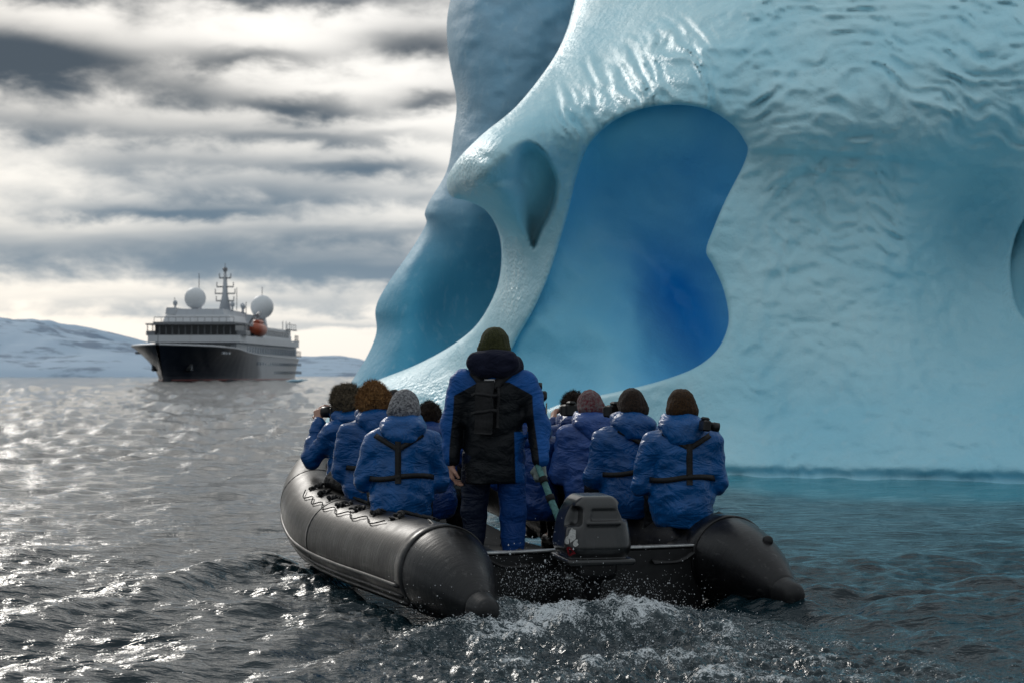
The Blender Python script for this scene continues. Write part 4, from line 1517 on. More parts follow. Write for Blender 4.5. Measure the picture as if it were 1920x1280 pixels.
def person(label, loc, yaw, J, jacket, hat, trousers=m_trouser, hood='down', strap=True, boots=True, seed=0, hand_mat=None, panel=None, hem=-0.22, low=0.14, girth=1.0, group='passengers seated in the inflatable boat', wr=1.0, strap_x=0.0, hood_mat=None, hat_big=0.0):
    """J: joints in the person's own frame (+y is where the chest faces)"""
    root = empty('person', loc, yaw)
    tag(root, label, 'person', group)
    H, hy, hp = J['head'], J.get('head_yaw', 0.0), J.get('head_pitch', 0.0)
    pel, chs, nk = np.array(J['pelvis'], float), np.array(J['chest'], float), np.array(J['neck'], float)
    shl = [np.array(J['shoulder'][i], float) for i in (0, 1)]
    elb = [np.array(J['elbow'][i], float) for i in (0, 1)]
    wri = [np.array(J['wrist'][i], float) for i in (0, 1)]
    hip = [np.array(J['hip'][i], float) for i in (0, 1)]
    kne = [np.array(J['knee'][i], float) for i in (0, 1)]
    ank = [np.array(J['ankle'][i], float) for i in (0, 1)]
    allp = np.array([pel, chs, nk, H, *shl, *elb, *wri, *hip, *kne, *ank])
    # ---- body: one continuous skin
    B = Field(allp.min(0) - 0.16, allp.max(0) + 0.17, 0.0125)
    B.cap(pel, chs, 0.125, 0.135, 0.05, sc=(1, 1.35, 1))
    B.cap(shl[0], shl[1], 0.06, 0.06, 0.05)
    B.cap(chs, nk, 0.10, 0.056, 0.04)
    B.cap(nk, np.array(H) + (0, 0, -0.03), 0.056, 0.056, 0.03)
    for i in (0, 1):
        B.cap(shl[i], elb[i], 0.052, 0.042, 0.03); B.cap(elb[i], wri[i], 0.042, 0.028, 0.02)
        B.cap(hip[i], kne[i], 0.075, 0.055, 0.04); B.cap(kne[i], ank[i], 0.055, 0.038, 0.02)
        fdir = unit((*(kne[i] - hip[i])[:2], 0)) if abs((kne[i] - hip[i])[2]) < .2 else np.array([0, 1.0, 0])
        B.cap(ank[i], ank[i] + fdir * .15 + (0, 0, -.03), 0.035, 0.03, 0.02)
    hw = head_field(B, H, hy, hp)
    bv_, bq_ = B.mesh()
    vs_, fs_ = [bv_], [bq_]
    n0 = len(bv_)
    gl = []
    for i in (0, 1):
        hd = J.get('hand', {}).get(i, ((wri[i] - elb[i]), (0, 0, -1), 0.55))
        hv, hq = hand_mesh(wri[i] + unit(hd[0]) * 0.035, hd[0], hd[1], -1 if i else 1, hd[2], 1.22 if (hand_mat and i in hand_mat) else 1.0)
        if hand_mat and i in hand_mat:
            gl.append((hv, hq, hand_mat[i]))
        else:
            vs_.append(hv); fs_.append(hq + n0); n0 += len(hv)
    body = build('body', np.concatenate(vs_), np.concatenate(fs_), m_skin, root)
    for hv, hq, mm in gl:
        build('glove', hv, hq, mm, root)
    # ---- jacket
    tor = Field(allp.min(0) - 0.30, np.maximum(allp.max(0), np.array(H)) + 0.20, 0.0135)
    g = girth
    tor.cap(pel + (0, 0, hem + low), chs, (0.225 if low > 0 else 0.20) * g, (0.208 if low > 0 else .195) * g, 0.06, sc=(1, 1.22, 1))
    tor.cap(shl[0] * .82 + shl[1] * .18 + (0, -.012, -.02), shl[1] * .82 + shl[0] * .18 + (0, -.012, -.02), 0.105, 0.105, 0.08, sc=(1, 1.05, 1))
    tor.cap(chs, nk + (0, -.01, -.03), 0.15, 0.085, 0.06)
    straps = Field(tor.lo, tor.lo + 0.1, 0.05)
    straps.lo, straps.h, straps.F, straps.ax = tor.lo, tor.h, tor.F.copy(), tor.ax
    for i in (0, 1):
        tor.cap(shl[i], elb[i], 0.088, 0.080, 0.035)
        tor.cap(elb[i], wri[i], 0.080, 0.056, 0.02)
    # hem
    G = tor.grid()
    cutz = pel[2] + hem
    tor.F[...] = np.where(G[2] < cutz + 0.12, np.maximum(tor.F, np.where((np.abs(G[0] - pel[0]) < 0.26) & (np.abs(G[1] - pel[1]) < 0.25), cutz - G[2], tor.F)), tor.F)
    # folds: horizontal rolls across the back, rings round the bent sleeves
    fx, fy, fz = G[0], G[1], G[2]
    wn = fbm(fx * 5 + seed, fy * 5, fz * 13 + 1.5 * np.sin(fx * 6 + seed), octv=2, seed=seed)
    wn2 = fbm(fx * 14, fy * 14, fz * 24, octv=2, seed=seed + 9)
    tor.F += (0.013 * wr * wn + 0.005 * wr * wn2).astype(np.float32) * (np.abs(tor.F) < 0.12)
    jv, jq = tor.mesh()
    at_ = {'panel': panel(jv)} if panel else None
    jk = build('jacket', jv, jq, jacket, root, True, at_)
    # ---- hood / collar
    Hd = np.array(H)
    hf = Field(nk - (0.26, 0.26, 0.18), nk + (0.26, 0.26, 0.26), 0.0115)
    fwd = np.array([-math.sin(hy * .4), math.cos(hy * .4), 0])
    rt = np.array([fwd[1], -fwd[0], 0])
    for a_ in np.linspace(-2.6, 2.6, 15):                        # collar ring standing round the neck
        q_ = nk + rt * math.sin(a_) * 0.098 - fwd * (math.cos(a_) * 0.100 - 0.02) + np.array([0, 0, 0.045])
        b_ = nk + rt * math.sin(a_ + .37) * 0.098 - fwd * (math.cos(a_ + .37) * 0.100 - 0.02) + np.array([0, 0, 0.045])
        hf.cap(q_, b_, 0.040, 0.040, 0.02, sc=(1, 1, .72))
    if hood == 'down':
        hf.cap(nk - rt * .085 - fwd * .115 + (0, 0, .015), nk + rt * .085 - fwd * .115 + (0, 0, .015), 0.068, 0.068, 0.05)
        hf.cap(nk - rt * .045 - fwd * .15 + (0, 0, -.055), nk + rt * .045 - fwd * .15 + (0, 0, -.055), 0.052, 0.052, 0.06)
        hf.cap(nk - rt * .12 - fwd * .06 + (0, 0, .03), nk + rt * .12 - fwd * .06 + (0, 0, .03), 0.045, 0.045, 0.04)
    elif hood == 'big':
        hf.cap(nk - rt * .10 - fwd * .10 + (0, 0, .05), nk + rt * .10 - fwd * .10 + (0, 0, .05), 0.075, 0.075, 0.05)
        hf.cap(nk - rt * .13 - fwd * .02 + (0, 0, .035), nk - rt * .06 - fwd * .13 + (0, 0, .0), 0.055, 0.06, 0.03)
        hf.cap(nk + rt * .14 - fwd * .0 + (0, 0, .035), nk + rt * .06 - fwd * .13 + (0, 0, .0), 0.060, 0.06, 0.03)
    Gh = hf.grid()
    hf.F += (0.010 * fbm(Gh[0] * 9 + seed, Gh[1] * 9, Gh[2] * 17, octv=2, seed=seed + 3)).astype(np.float32) * (np.abs(hf.F) < 0.1)
    hv, hq = hf.mesh()
    build('hood', hv, hq, hood_mat or jacket, jk, True, {'panel': np.full(len(hv), -1.0)} if panel else None)
    # ---- trousers and boots
    tr = Field(np.minimum(allp[8:].min(0), pel) - 0.2, np.maximum(allp[10:].max(0), pel) + 0.2, 0.015)
    tr.cap(pel + (-.07, 0, 0), pel + (.07, 0, 0), 0.12, 0.12, 0.05)
    for i in (0, 1):
        tr.cap(hip[i], kne[i], 0.105, 0.085, 0.04); tr.cap(kne[i], ank[i] + (0, 0, .05), 0.085, 0.066, 0.02)
    Gt = tr.grid()
    tr.F += (0.008 * fbm(Gt[0] * 8, Gt[1] * 8, Gt[2] * 14, octv=2, seed=seed + 5)).astype(np.float32) * (np.abs(tr.F) < 0.1)
    v2, q2 = tr.mesh()
    build('trousers', v2, q2, trousers[0] if isinstance(trousers, tuple) else trousers, root, True, {'panel': trousers[1](v2)} if isinstance(trousers, tuple) else None)
    if boots:
        for i in (0, 1):
            bf = Field(ank[i] - (.28, .28, .14), ank[i] + (.28, .30, .22), 0.013)
            bf.cap(ank[i] + (0, 0, .12), ank[i] + (0, 0, -.02), 0.064, 0.056, 0.02)
            fd = unit((*(kne[i] - hip[i])[:2], 0)) if abs((kne[i] - hip[i])[2]) < .2 else np.array([0, 1.0, 0])
            bf.cap(ank[i] - fd * .03 + (0, 0, -.04), ank[i] + fd * .16 + (0, 0, -.05), 0.045, 0.045, 0.03)
            v3, q3 = bf.mesh()
            build('boot', v3, q3, m_boot, root)
    # ---- hat
    kind, hm = hat
    ha = Field(Hd - 0.19, Hd + 0.22, 0.0085)
    big = {'beanie': 0.004, 'fur': 0.020, 'hair': -0.004}[kind] + hat_big
    ha.ell(hw(0, -0.008, 0.035), (0.092 + big, 0.112 + big, 0.108 + big * 1.2), 0.01, yaw=hy)
    if kind != 'hair':
        ha.cap(hw(-.05, -.06, -.01), hw(.05, -.06, -.01), 0.050 + big, 0.050 + big, 0.05)
    Ga = ha.grid()
    c_, s_ = math.cos(hy), math.sin(hy)
    lx, ly, lz = (Ga[0] - Hd[0]) * c_ + (Ga[1] - Hd[1]) * s_, -(Ga[0] - Hd[0]) * s_ + (Ga[1] - Hd[1]) * c_, Ga[2] - Hd[2]
    cut = (-0.030 if kind != 'hair' else -0.05) + 0.42 * np.maximum(ly, -0.04) - lz
    ha.F = np.maximum(ha.F, cut * 0.9).astype(np.float32)
    an = np.arctan2(lx, ly)
    if kind == 'beanie':
        ha.F += (0.0022 * np.cos(an * 26)).astype(np.float32)
        ha.F += np.where(np.abs(lz + 0.005 - 0.42 * np.maximum(ly, -.04)) < 0.028, -0.004, 0).astype(np.float32)
        ha.F += (0.004 * fbm(Ga[0] * 22, Ga[1] * 22, Ga[2] * 22, octv=2, seed=seed + 1)).astype(np.float32)
    else:
        ha.F += (0.010 * fbm(Ga[0] * 26, Ga[1] * 26, Ga[2] * 26, octv=2, seed=seed + 1)).astype(np.float32)
    av, aq = ha.mesh()
    ho = build('hat' if kind != 'hair' else 'hair', av, aq, hm, root)
    if kind in ('fur', 'hair'):
        rs_ = np.random.default_rng(seed)
        nf = 5200 if kind == 'fur' else 3000
        ids = rs_.integers(0, len(av), nf)
        p0 = av[ids] + rs_.normal(0, .003, (nf, 3))
        dirs = p0 - hw(0, 0, 0.01)
        dirs /= np.linalg.norm(dirs, axis=1)[:, None]
        dirs += rs_.normal(0, .45, (nf, 3)) + (0, 0, -0.25 if kind == 'hair' else 0.05)
        dirs /= np.linalg.norm(dirs, axis=1)[:, None]
        ln = rs_.uniform(.018, .044, nf)[:, None] * (1.0 if kind == 'fur' else 0.7)
        sdv = np.cross(dirs, rs_.normal(0, 1, (nf, 3)))
        sdv = sdv / np.linalg.norm(sdv, axis=1)[:, None] * 0.0022
        tv_ = np.stack([p0 - sdv, p0 + sdv, p0 + dirs * ln], 1).reshape(-1, 3)
        fo_ = build('fur' if kind == 'fur' else 'hair_strands', tv_, np.arange(nf * 3).reshape(-1, 3), hm, ho, False)
        fo_['kind'] = 'stuff'
    # ---- harness of the life vest lying on the jacket
    if strap:
        cx = strap_x
        zw = pel[2] * 0.45 + chs[2] * 0.55 - 0.03
        mb = MB()
        pts, nr = [], []
        for t in np.linspace(0, 1, 14):
            z_ = nk[2] - 0.02 + (zw - 0.05 - nk[2] + 0.02) * t
            pp, nn = straps.trace((chs[0] + cx, chs[1] - 0.6, z_), (chs[0] + cx, chs[1], z_), 160)
            pts.append(pp + nn * .009); nr.append(nn)
        ribbon(mb, pts, nr, 0.042)
        mb.build('harness_strap', m_strap, jk, True)
        mb = MB()
        pts, nr = [], []
        for a_ in np.linspace(-2.1, 2.1, 40):
            zz = zw + 0.012 * math.sin(a_ * 2) - 0.012 * abs(a_)
            ax_ = chs * 0.5 + pel * 0.5
            o_ = np.array([math.sin(a_) * 0.6, -math.cos(a_) * 0.6, 0])
            pp, nn = straps.trace((ax_[0] + o_[0], ax_[1] + o_[1], zz), (ax_[0], ax_[1], zz), 180)
            pts.append(pp + nn * .009); nr.append(nn)
        ribbon(mb, pts, nr, 0.036)
        mb.build('waist_belt', m_strap, jk, True)
        for e in (-1, 1):
            mb = MB()
            pts, nr = [], []
            for t in np.linspace(0, 1, 10):
                x_ = cx + e * (0.015 + 0.15 * t)
                z_ = nk[2] - 0.075 + 0.09 * t
                pp, nn = straps.trace((chs[0] + x_, chs[1] - 0.6, z_ - .04), (chs[0] + x_, chs[1], z_ - .04), 160)
                pts.append(pp + nn * .009); nr.append(nn)
            ribbon(mb, pts, nr, 0.036)
            mb.build('shoulder_strap', m_strap, jk, True)
    return root, tor


def seated(lean=0.05, arms=('lap', 'lap'), head_yaw=0.0, head_pitch=0.0, tall=1.0, side=0.0, hunch=0.0, legs=0.0):
    """a person sitting; origin on the seat below the pelvis"""
    J = {}
    J['pelvis'] = (0, 0, 0.13)
    J['chest'] = (side * .5, lean * .6, 0.40 * tall)
    nk = np.array([side, lean, 0.565 * tall - hunch * .3])
    J['neck'] = nk
    J['head'] = nk + (side * .3, 0.03 + hunch, 0.135)
    J['head_yaw'], J['head_pitch'] = head_yaw, head_pitch
    sh_ = [np.array([-.195 + side * .8, lean * .8, 0.475 * tall]), np.array([.195 + side * .8, lean * .8, 0.475 * tall])]
    J['shoulder'] = sh_
    el, wr, hd = [], [], {}
    for i, e in ((0, -1), (1, 1)):
        a = arms[i]
        if a == 'lap':
            el.append(sh_[i] + (e * .045, .03, -.275)); wr.append(sh_[i] + (-e * .06, .25, -.30))
            hd[i] = ((-e * .3, 1, -.15), (-e * .4, 0, -1), 0.5)
        elif a == 'wide':
            el.append(sh_[i] + (e * .075, .0, -.275)); wr.append(sh_[i] + (e * .0, .23, -.30))
            hd[i] = ((-e * .3, 1, -.15), (-e * .4, 0, -1), 0.5)
        elif a == 'camera':                                  # both hands at the face
            el.append(sh_[i] + (e * .13, .15, -.15)); wr.append(np.array(J['head']) + (e * .085, .19, -.12))
            hd[i] = ((-e * .35, .55, .75), (-e * 1, .2, 0), 0.6)
        else:                                                # explicit
            el.append(np.array(a[0])); wr.append(np.array(a[1])); hd[i] = a[2]
    J['elbow'], J['wrist'], J['hand'] = el, wr, hd
    J['hip'] = [(-.105, .05, 0.11), (.105, .05, 0.11)]
    J['knee'] = [(-.16, .46, 0.10), (.16, .46, 0.10)]
    J['ankle'] = [(-.16, .50, -0.30), (.16, .50, -0.30)]
    if legs:
        c, s = math.cos(legs), math.sin(legs)
        for k in ('hip', 'knee', 'ankle'):
            J[k] = [(x * c - y * s, x * s + y * c, z) for (x, y, z) in J[k]]
    return J


def camera_thing(label, loc, rot, lens=0.13, r=0.04):
    """a camera with lens; local +y is where the lens points"""
    c = empty('handheld_camera', loc)
    c.rotation_euler = rot
    tag(c, label, 'camera', 'cameras held by the passengers')
    b = MB().box((-.07, -.035, -.048), (.07, .035, .045), .012).box((-.03, -.04, .04), (.03, .03, .07), .012).box((-.072, .02, -.045), (-.035, .055, .04), .012)
    b.build('camera_body', m_cam, c)
    MB().tube([(0, .03, 0), (0, .05, 0), (0, .051, 0), (0, lens * .6, 0), (0, lens * .61, 0), (0, lens, 0)], [r * .85, r * .85, r, r, r * 1.08, r * 1.08], 20).build('lens', m_cam, c, True)
    MB().tube([(0, lens - .001, 0), (0, lens + .002, 0)], [r * .9, r * .85], 20).build('front_glass', m_glass, c, True)
    return c


BLUE = (0.002, 0.098, 0.33)
jk_blue = cloth('bright_blue_parka', BLUE)
jk_blue2 = cloth('blue_parka', (0.002, 0.080, 0.28))
jk_blue3 = cloth('deep_blue_parka', (0.006, 0.045, 0.20))
jk_purple = cloth('violet_blue_parka', (0.035, 0.100, 0.34))
k_olive = knit('olive_ribbed_knit', (0.055, 0.060, 0.020), (0.025, 0.028, 0.010))
k_brown = knit('dark_brown_knit', (0.040, 0.024, 0.016), (0.014, 0.010, 0.008))
k_brown2 = knit('warm_brown_knit', (0.060, 0.030, 0.012), (0.022, 0.012, 0.007))
k_grey = knit('grey_flecked_knit', (0.34, 0.34, 0.35), (0.05, 0.05, 0.06), 60)
k_red = knit('grey_and_red_knit', (0.17, 0.14, 0.14), (0.13, 0.02, 0.03), 45)
k_black = knit('black_knit', (0.012, 0.012, 0.014), (0.020, 0.020, 0.022))
k_fur = knit('brown_fur', (0.36, 0.19, 0.07), (0.15, 0.07, 0.025), 50)
k_fur_grey = knit('grey_brown_fur', (0.20, 0.155, 0.10), (0.05, 0.04, 0.03), 50)


def seat_at(u, v_top, Y, top=0.86):
    """sit a person so that the crown of the hat meets the given pixel"""
    pt = at(u, v_top, Y)
    return (float(pt[0]), float(pt[1]), float(pt[2]) - top)


C_ = dict
# port side, nearest first
person('passenger in blue parka with grey flecked knit hat, back towards the motor', seat_at(752, 727, 12.0), R(4), seated(0.08, ('wide', 'lap'), R(-8), -.15, side=0.02, hunch=.03), jk_blue, ('beanie', k_grey), seed=11, strap_x=-0.03, hat_big=.010)
person('passenger in blue parka wearing a large brown fur hat', seat_at(700, 712, 12.95, .885), R(22), seated(0.05, ('lap', 'lap'), R(-5), side=.02), jk_blue2, ('fur', k_fur), seed=21, strap_x=.05)
armL = ((-.21, .27, .28), (-.12, .27, .545), ((.25, .35, .85), (1, .3, 0), .75))
P1 = seat_at(664, 722, 13.7)
person('passenger at the far port tube raising a camera, grey-brown fur hat', P1, R(52), seated(0.06, (armL, 'camera'), R(8), legs=R(-70)), jk_blue2, ('fur', k_fur_grey), seed=31, strap=False)
person('passenger in dark parka half hidden between the grey hat and the helmsman', seat_at(803, 748, 13.6), R(-5), seated(0.05, ('lap', 'camera'), R(-15)), jk_blue3, ('hair', k_brown), seed=41, strap=False)
person('passenger near the bow of whom only a black hat shows above the grey hat', seat_at(739, 727, 14.6), R(5), seated(0.05, ('lap', 'lap')), jk_blue3, ('beanie', k_black), seed=51, strap=False)
# starboard side, nearest first
armR = ((.33, .10, .30), (.20, .30, .52), ((.1, .6, .6), (-1, .1, 0), .6))
person('passenger in blue parka and warm brown beanie, rearmost on the starboard tube', seat_at(1278, 724, 11.65), R(-2), seated(0.04, ('wide', 'lap'), R(8)), jk_blue, ('beanie', k_brown2), seed=61, strap_x=.04)
person('passenger in blue parka and dark brown beanie, second from the stern to starboard', seat_at(1181, 724, 12.4), R(8), seated(0.05, ('wide', 'lap'), R(14), side=.02), jk_blue2, ('beanie', k_brown), seed=71, strap_x=.06)
person('passenger in violet-blue parka with grey and red knit hat', seat_at(1110, 727, 13.15), R(14), seated(0.04, ('lap', 'lap'), R(5)), jk_purple, ('beanie', k_red), seed=81, strap=False)
person('dark-haired passenger raising a camera beyond the violet-blue parka', seat_at(1082, 730, 13.95), R(25), seated(0.05, ('camera', 'camera'), R(20)), jk_blue3, ('hair', k_brown), seed=91, strap=False)
person('passenger in blue parka mostly hidden ahead of the standing helmsman', seat_at(996, 745, 13.3), R(2), seated(0.05, ('lap', 'camera'), 0), jk_blue3, ('beanie', k_black), seed=101, strap=False)

camera_thing('black camera with long lens pointed left by the passenger with grey-brown fur hat', at(636, 772, 13.74), (0, 0, R(66)), .15, .042)
camera_thing('black camera lens reaching out past the rearmost starboard passenger', at(1322, 797, 11.45), (R(-8), 0, R(-78)), .12, .036).scale = (.8, .8, .8)
camera_thing('black camera in front of the dark-haired passenger beyond the violet parka', at(1070, 768, 13.6), (0, 0, R(35)), .10, .04)
camera_thing('small black camera beside the face of the passenger in dark brown beanie', at(1152, 770, 12.6), (0, 0, R(40)), .08, .035)
camera_thing('black camera held up just past the helmsman right shoulder', at(1008, 742, 13.1), (R(80), 0, R(5)), .10, .035)

# ------------------------------------------------------------------ the helmsman, standing
dl = at(926, 703, 11.3)
DL = (float(dl[0]), float(dl[1]), 0.11)
hr = at(1013, 878, 11.14) - np.array(DL)
hl = at(846, 880, 11.25) - np.array(DL)
J = C_(pelvis=(0, 0, 0.88), chest=(0, .0, 1.20), neck=(0, .0, 1.425), head=(0.005, .04, 1.565), head_yaw=R(-4),
       shoulder=[(-.210, 0, 1.335), (.210, 0, 1.335)], elbow=[(-.275, -.01, 1.06), (.295, -.04, 1.06)],
       wrist=[tuple(hl + (0.0, 0, .07)), tuple(hr + (0.0, 0.02, .06))],
       hand={0: ((.05, .1, -1), (1, 0.2, 0), .45), 1: ((.0, .05, -1), (.2, 1, 0), .95)},
       hip=[(-.105, 0, .84), (.105, 0, .84)], knee=[(-.13, .03, .47), (.125, .03, .47)], ankle=[(-.14, -.01, .09), (.13, -.01, .09)])


def crew_panel(v):
    """dark centre of the back and the inner sleeves; blue yoke, outer sleeves and side panel"""
    x, y_, z = v[:, 0], v[:, 1], v[:, 2]
    yoke = 1.345 - 0.55 * np.maximum(np.abs(x) - 0.10, 0) - z          # > 0 below the yoke
    edge = np.where(x < 0, 0.262 + 0.03 * sstep(1.25 - z, 0, .4) - np.abs(x), 0.255 + 0.045 * sstep(1.25 - z, 0, .5) - np.abs(x))
    k = np.minimum(yoke, edge)
    sidep = np.minimum(np.minimum(x - 0.135 - 0.03 * (1.0 - z), 0.225 - x), 1.02 - z)   # blue strip on the right of the back
    return np.minimum(k, -sidep)


jk_crew = cloth('blue_and_black_crew_jacket', (0.005, 0.095, 0.36), (0.004, 0.006, 0.009), panel=True, rough=0.5, crinkle=.3, spec=.22)
tr_crew = cloth('blue_and_black_crew_trousers', (0.004, 0.055, 0.24), (0.004, 0.009, 0.026), panel=True, rough=0.5, spec=.22)
crew, crew_f = person('helmsman standing with back turned, olive knit hat, blue and black jacket, hand on tiller', DL, 0.0, J, jk_crew, ('beanie', k_olive), trousers=(tr_crew, lambda v: 0.0 - v[:, 0] + 0.0 * v[:, 2]),
                      hood='big', strap=False, seed=121, hand_mat={1: m_glove}, panel=crew_panel, hem=-0.20, low=-0.05, group=None, girth=1.02, wr=.8, hood_mat=m_hood_dark)
# inflatable life vest harness: shoulder straps, back pouch with its bands
vest = [c for c in crew.children if c.name.startswith('jacket')][0]


def on_back(x, z, lift=.012):
    pp, nn = crew_f.trace((x, -0.7, z), (x, 0.05, z), 200)
    return pp + nn * lift, nn


def back_ribbon(name, line, w, thick, mat, lift=.01, parent=vest):
    pts, nr = [], []
    for (x_, z_) in catmull(line, 6):
        pp, nn = on_back(x_, z_, lift)
        pts.append(pp); nr.append(nn)
    mb = MB()
    ribbon(mb, pts, nr, w, thick)
    return mb.build(name, mat, parent, True)


m_pouch = plain('black_vest_fabric', (0.013, 0.013, 0.015), 0.65, 0, 0.4, 40, 0.4)
m_khaki = plain('khaki_strap', (0.10, 0.08, 0.05), 0.7, 0, 0.4, 40, 0.4)
back_ribbon('shoulder_strap', [(-.06, 1.30), (-.10, 1.36), (-.14, 1.40)], .05, .014, m_pouch)
back_ribbon('shoulder_strap', [(.0, 1.30), (.05, 1.36), (.12, 1.41)], .055, .016, m_pouch)
back_ribbon('strap_pad', [(.06, 1.375), (.10, 1.405), (.15, 1.418)], .04, .016, m_khaki, .02)
pw = back_ribbon('back_pouch', [(-.045, 1.325), (-.05, 1.20), (-.05, 1.10), (-.055, 1.02)], .115, .045, m_pouch, .014)
for zz in (1.255, 1.15):
    mb = MB()
    pts, nr = [], []
    for x_ in np.linspace(-.115, .02, 8):
        pp, nn = on_back(x_, zz, .058)
        pts.append(pp); nr.append(nn)
    ribbon(mb, pts, nr, .022, .006)
    mb.build('pouch_band', m_strap, pw, True)
mb = MB()
pts, nr = zip(*[on_back(x_, 1.345, .022) for x_ in np.linspace(-.06, .005, 6)])
ribbon(mb, pts, nr, .022, .004)
mb.build('reflective_tab', plain('reflective_tape', (0.55, 0.55, 0.56), 0.3, 0, .3, 60), vest, True)
back_ribbon('pouch_tube', [(.03, 1.30), (.025, 1.18), (.02, 1.05)], .022, .02, m_strap, .012)
# sleeve badge
bp, bn = crew_f.trace((.7, -.12, 1.17), (.25, -.02, 1.17), 200)
mb = MB()
ribbon(mb, [bp + bn * .006 + (0, 0, .035), bp + bn * .006, bp + bn * .006 + (0, 0, -.035)], [bn] * 3, .05, .004)
mb.build('sleeve_badge', plain('pale_badge', (0.5, 0.46, 0.36), 0.6, 0, .6, 90), vest, True)
# ================================================================== expedition ship
def marine(name, base, rough=0.4, streak=0.15):
    m, nt, p = material(name)
    O = nt.obj()
    n = nt.noise(nt.scale(O, (0.5, 0.5, 0.12)), 2.0, 4, 0.6)
    nt.put(p.inputs['Base Color'], nt.mix(nt.m('MULTIPLY', nt.smooth(n, 0.5, 0.75), streak), base, (0.22, 0.16, 0.12)))
    p.inputs['Roughness'].default_value = rough
    return m


m_white = marine('white_ship_paint', (0.66, 0.68, 0.71))
m_wgrey = marine('grey_white_paint', (0.47, 0.50, 0.54))
m_dark = plain('dark_ship_glass', (0.012, 0.016, 0.022), 0.2)
m_mast = marine('grey_mast_paint', (0.22, 0.23, 0.25))
m_orange = marine('orange_lifeboat', (0.42, 0.085, 0.035))
m_boottop = marine('red_boot_topping', (0.20, 0.035, 0.03))
m_hull, nt, p = material('navy_hull_glare_aft')
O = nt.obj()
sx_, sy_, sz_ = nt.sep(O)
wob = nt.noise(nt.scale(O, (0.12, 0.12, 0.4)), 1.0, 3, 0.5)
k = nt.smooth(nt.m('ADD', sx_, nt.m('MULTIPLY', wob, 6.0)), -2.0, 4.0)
c = nt.mix(k, (0.34, 0.36, 0.39), (0.012, 0.018, 0.032))  # paler aft: skylight glare on the flat side, put into the navy's base colour
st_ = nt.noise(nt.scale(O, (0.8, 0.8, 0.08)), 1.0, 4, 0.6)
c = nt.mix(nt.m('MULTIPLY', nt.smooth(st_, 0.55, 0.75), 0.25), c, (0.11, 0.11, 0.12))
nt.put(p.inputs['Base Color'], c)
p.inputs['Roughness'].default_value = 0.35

SD = 500.0
SX = (402 - 960) / FPX * SD
ship = empty('expedition_ship', (SX, SD, 0), R(-90) + R(-3.2))       # local +x is the bow
ship.scale = (1.515, 1.515, 1.515)
tag(ship, 'white and navy expedition cruise ship with two radomes, lying off the iceberg', 'ship')
# hull: stations from stern to stem (x, half beam on deck, half beam on water, deck height)
ST = [(-54, 6.6, 5.6, 4.5), (-48, 7.6, 6.8, 4.5), (-36, 8.3, 8.0, 4.6), (-15, 8.5, 8.4, 4.7), (0, 8.5, 8.3, 4.9), (10, 8.5, 7.6, 5.3), (18, 8.6, 6.0, 5.75), (26, 8.3, 3.9, 5.9), (32, 7.2, 2.1, 6.0), (37, 5.2, 0.9, 6.05), (40, 3.0, 0.3, 6.1), (42.2, 0.35, 0.05, 6.15)]
ST = catmull(ST, 3)
hv, n_r = [], 9
for (x_, bd, bw, dz_) in ST:
    for j in range(n_r):
        t = j / (n_r - 1)
        z_ = -1.0 + (dz_ + 1.0) * t
        tt = np.clip(z_ / dz_, 0, 1)
        b = max(bw + (bd - bw) * tt ** 1.6, 0.02)
        rake = max(0, (x_ - 30) / 12) * (tt - 1) * 4.2
        hv.append((x_ + rake, b, z_))
NS = len(ST)
hv = np.array(hv)
mir = hv * (1, -1, 1)
I = np.arange(NS * n_r).reshape(NS, n_r)
fa = np.stack([I[:-1, :-1], I[:-1, 1:], I[1:, 1:], I[1:, :-1]], -1).reshape(-1, 4)
fb = fa[:, ::-1] + NS * n_r
o2 = NS * n_r
deckf = np.stack([I[:-1, -1], I[1:, -1], I[1:, -1] + o2, I[:-1, -1] + o2], -1)
stern = np.stack([I[0, :-1], I[0, 1:], I[0, 1:] + o2, I[0, :-1] + o2], -1)[:, ::-1]
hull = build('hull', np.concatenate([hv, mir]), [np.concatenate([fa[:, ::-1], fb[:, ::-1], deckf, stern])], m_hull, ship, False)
# bulwark cap, boot topping, anchors, bow lettering blots
for s in (-1, 1):
    pts = [(a[0], s * a[1], a[3] + .05) for a in ST if a[0] > -54]
    MB().tube(pts, 0.14, 6).build('bulwark_rail', m_white, hull)
    pts = [(a[0] + max(0, (a[0] - 30) / 12) * -4.2, s * (a[2] + .05), 0.15) for a in ST if -50 < a[0] < 39]
    MB().tube(pts, 0.16, 6).build('boot_topping', m_boottop, hull)
    x_a = 32
    MB().box((x_a - .7, s * 3.0 - .5, 2.0), (x_a + .7, s * 3.0 + .5, 3.9), .2).box((x_a - 1.1, s * 3.0 - .5, 1.7), (x_a + 1.1, s * 3.0 + .5, 2.2), .2).build('anchor', m_dark, ship)
    for q, (xx, w_) in enumerate(((27.0, 1.3), (25.0, .9), (22.6, 1.2))):
        MB().box((xx - w_ / 2, s * 7.75 - .06, 4.75), (xx + w_ / 2, s * 7.75 + .28, 5.15)).build('bow_lettering', m_wgrey, hull)
MB().bar((41.6, 0, 6.1), (41.6, 0, 8.0), .07).build('jackstaff', m_mast, ship)


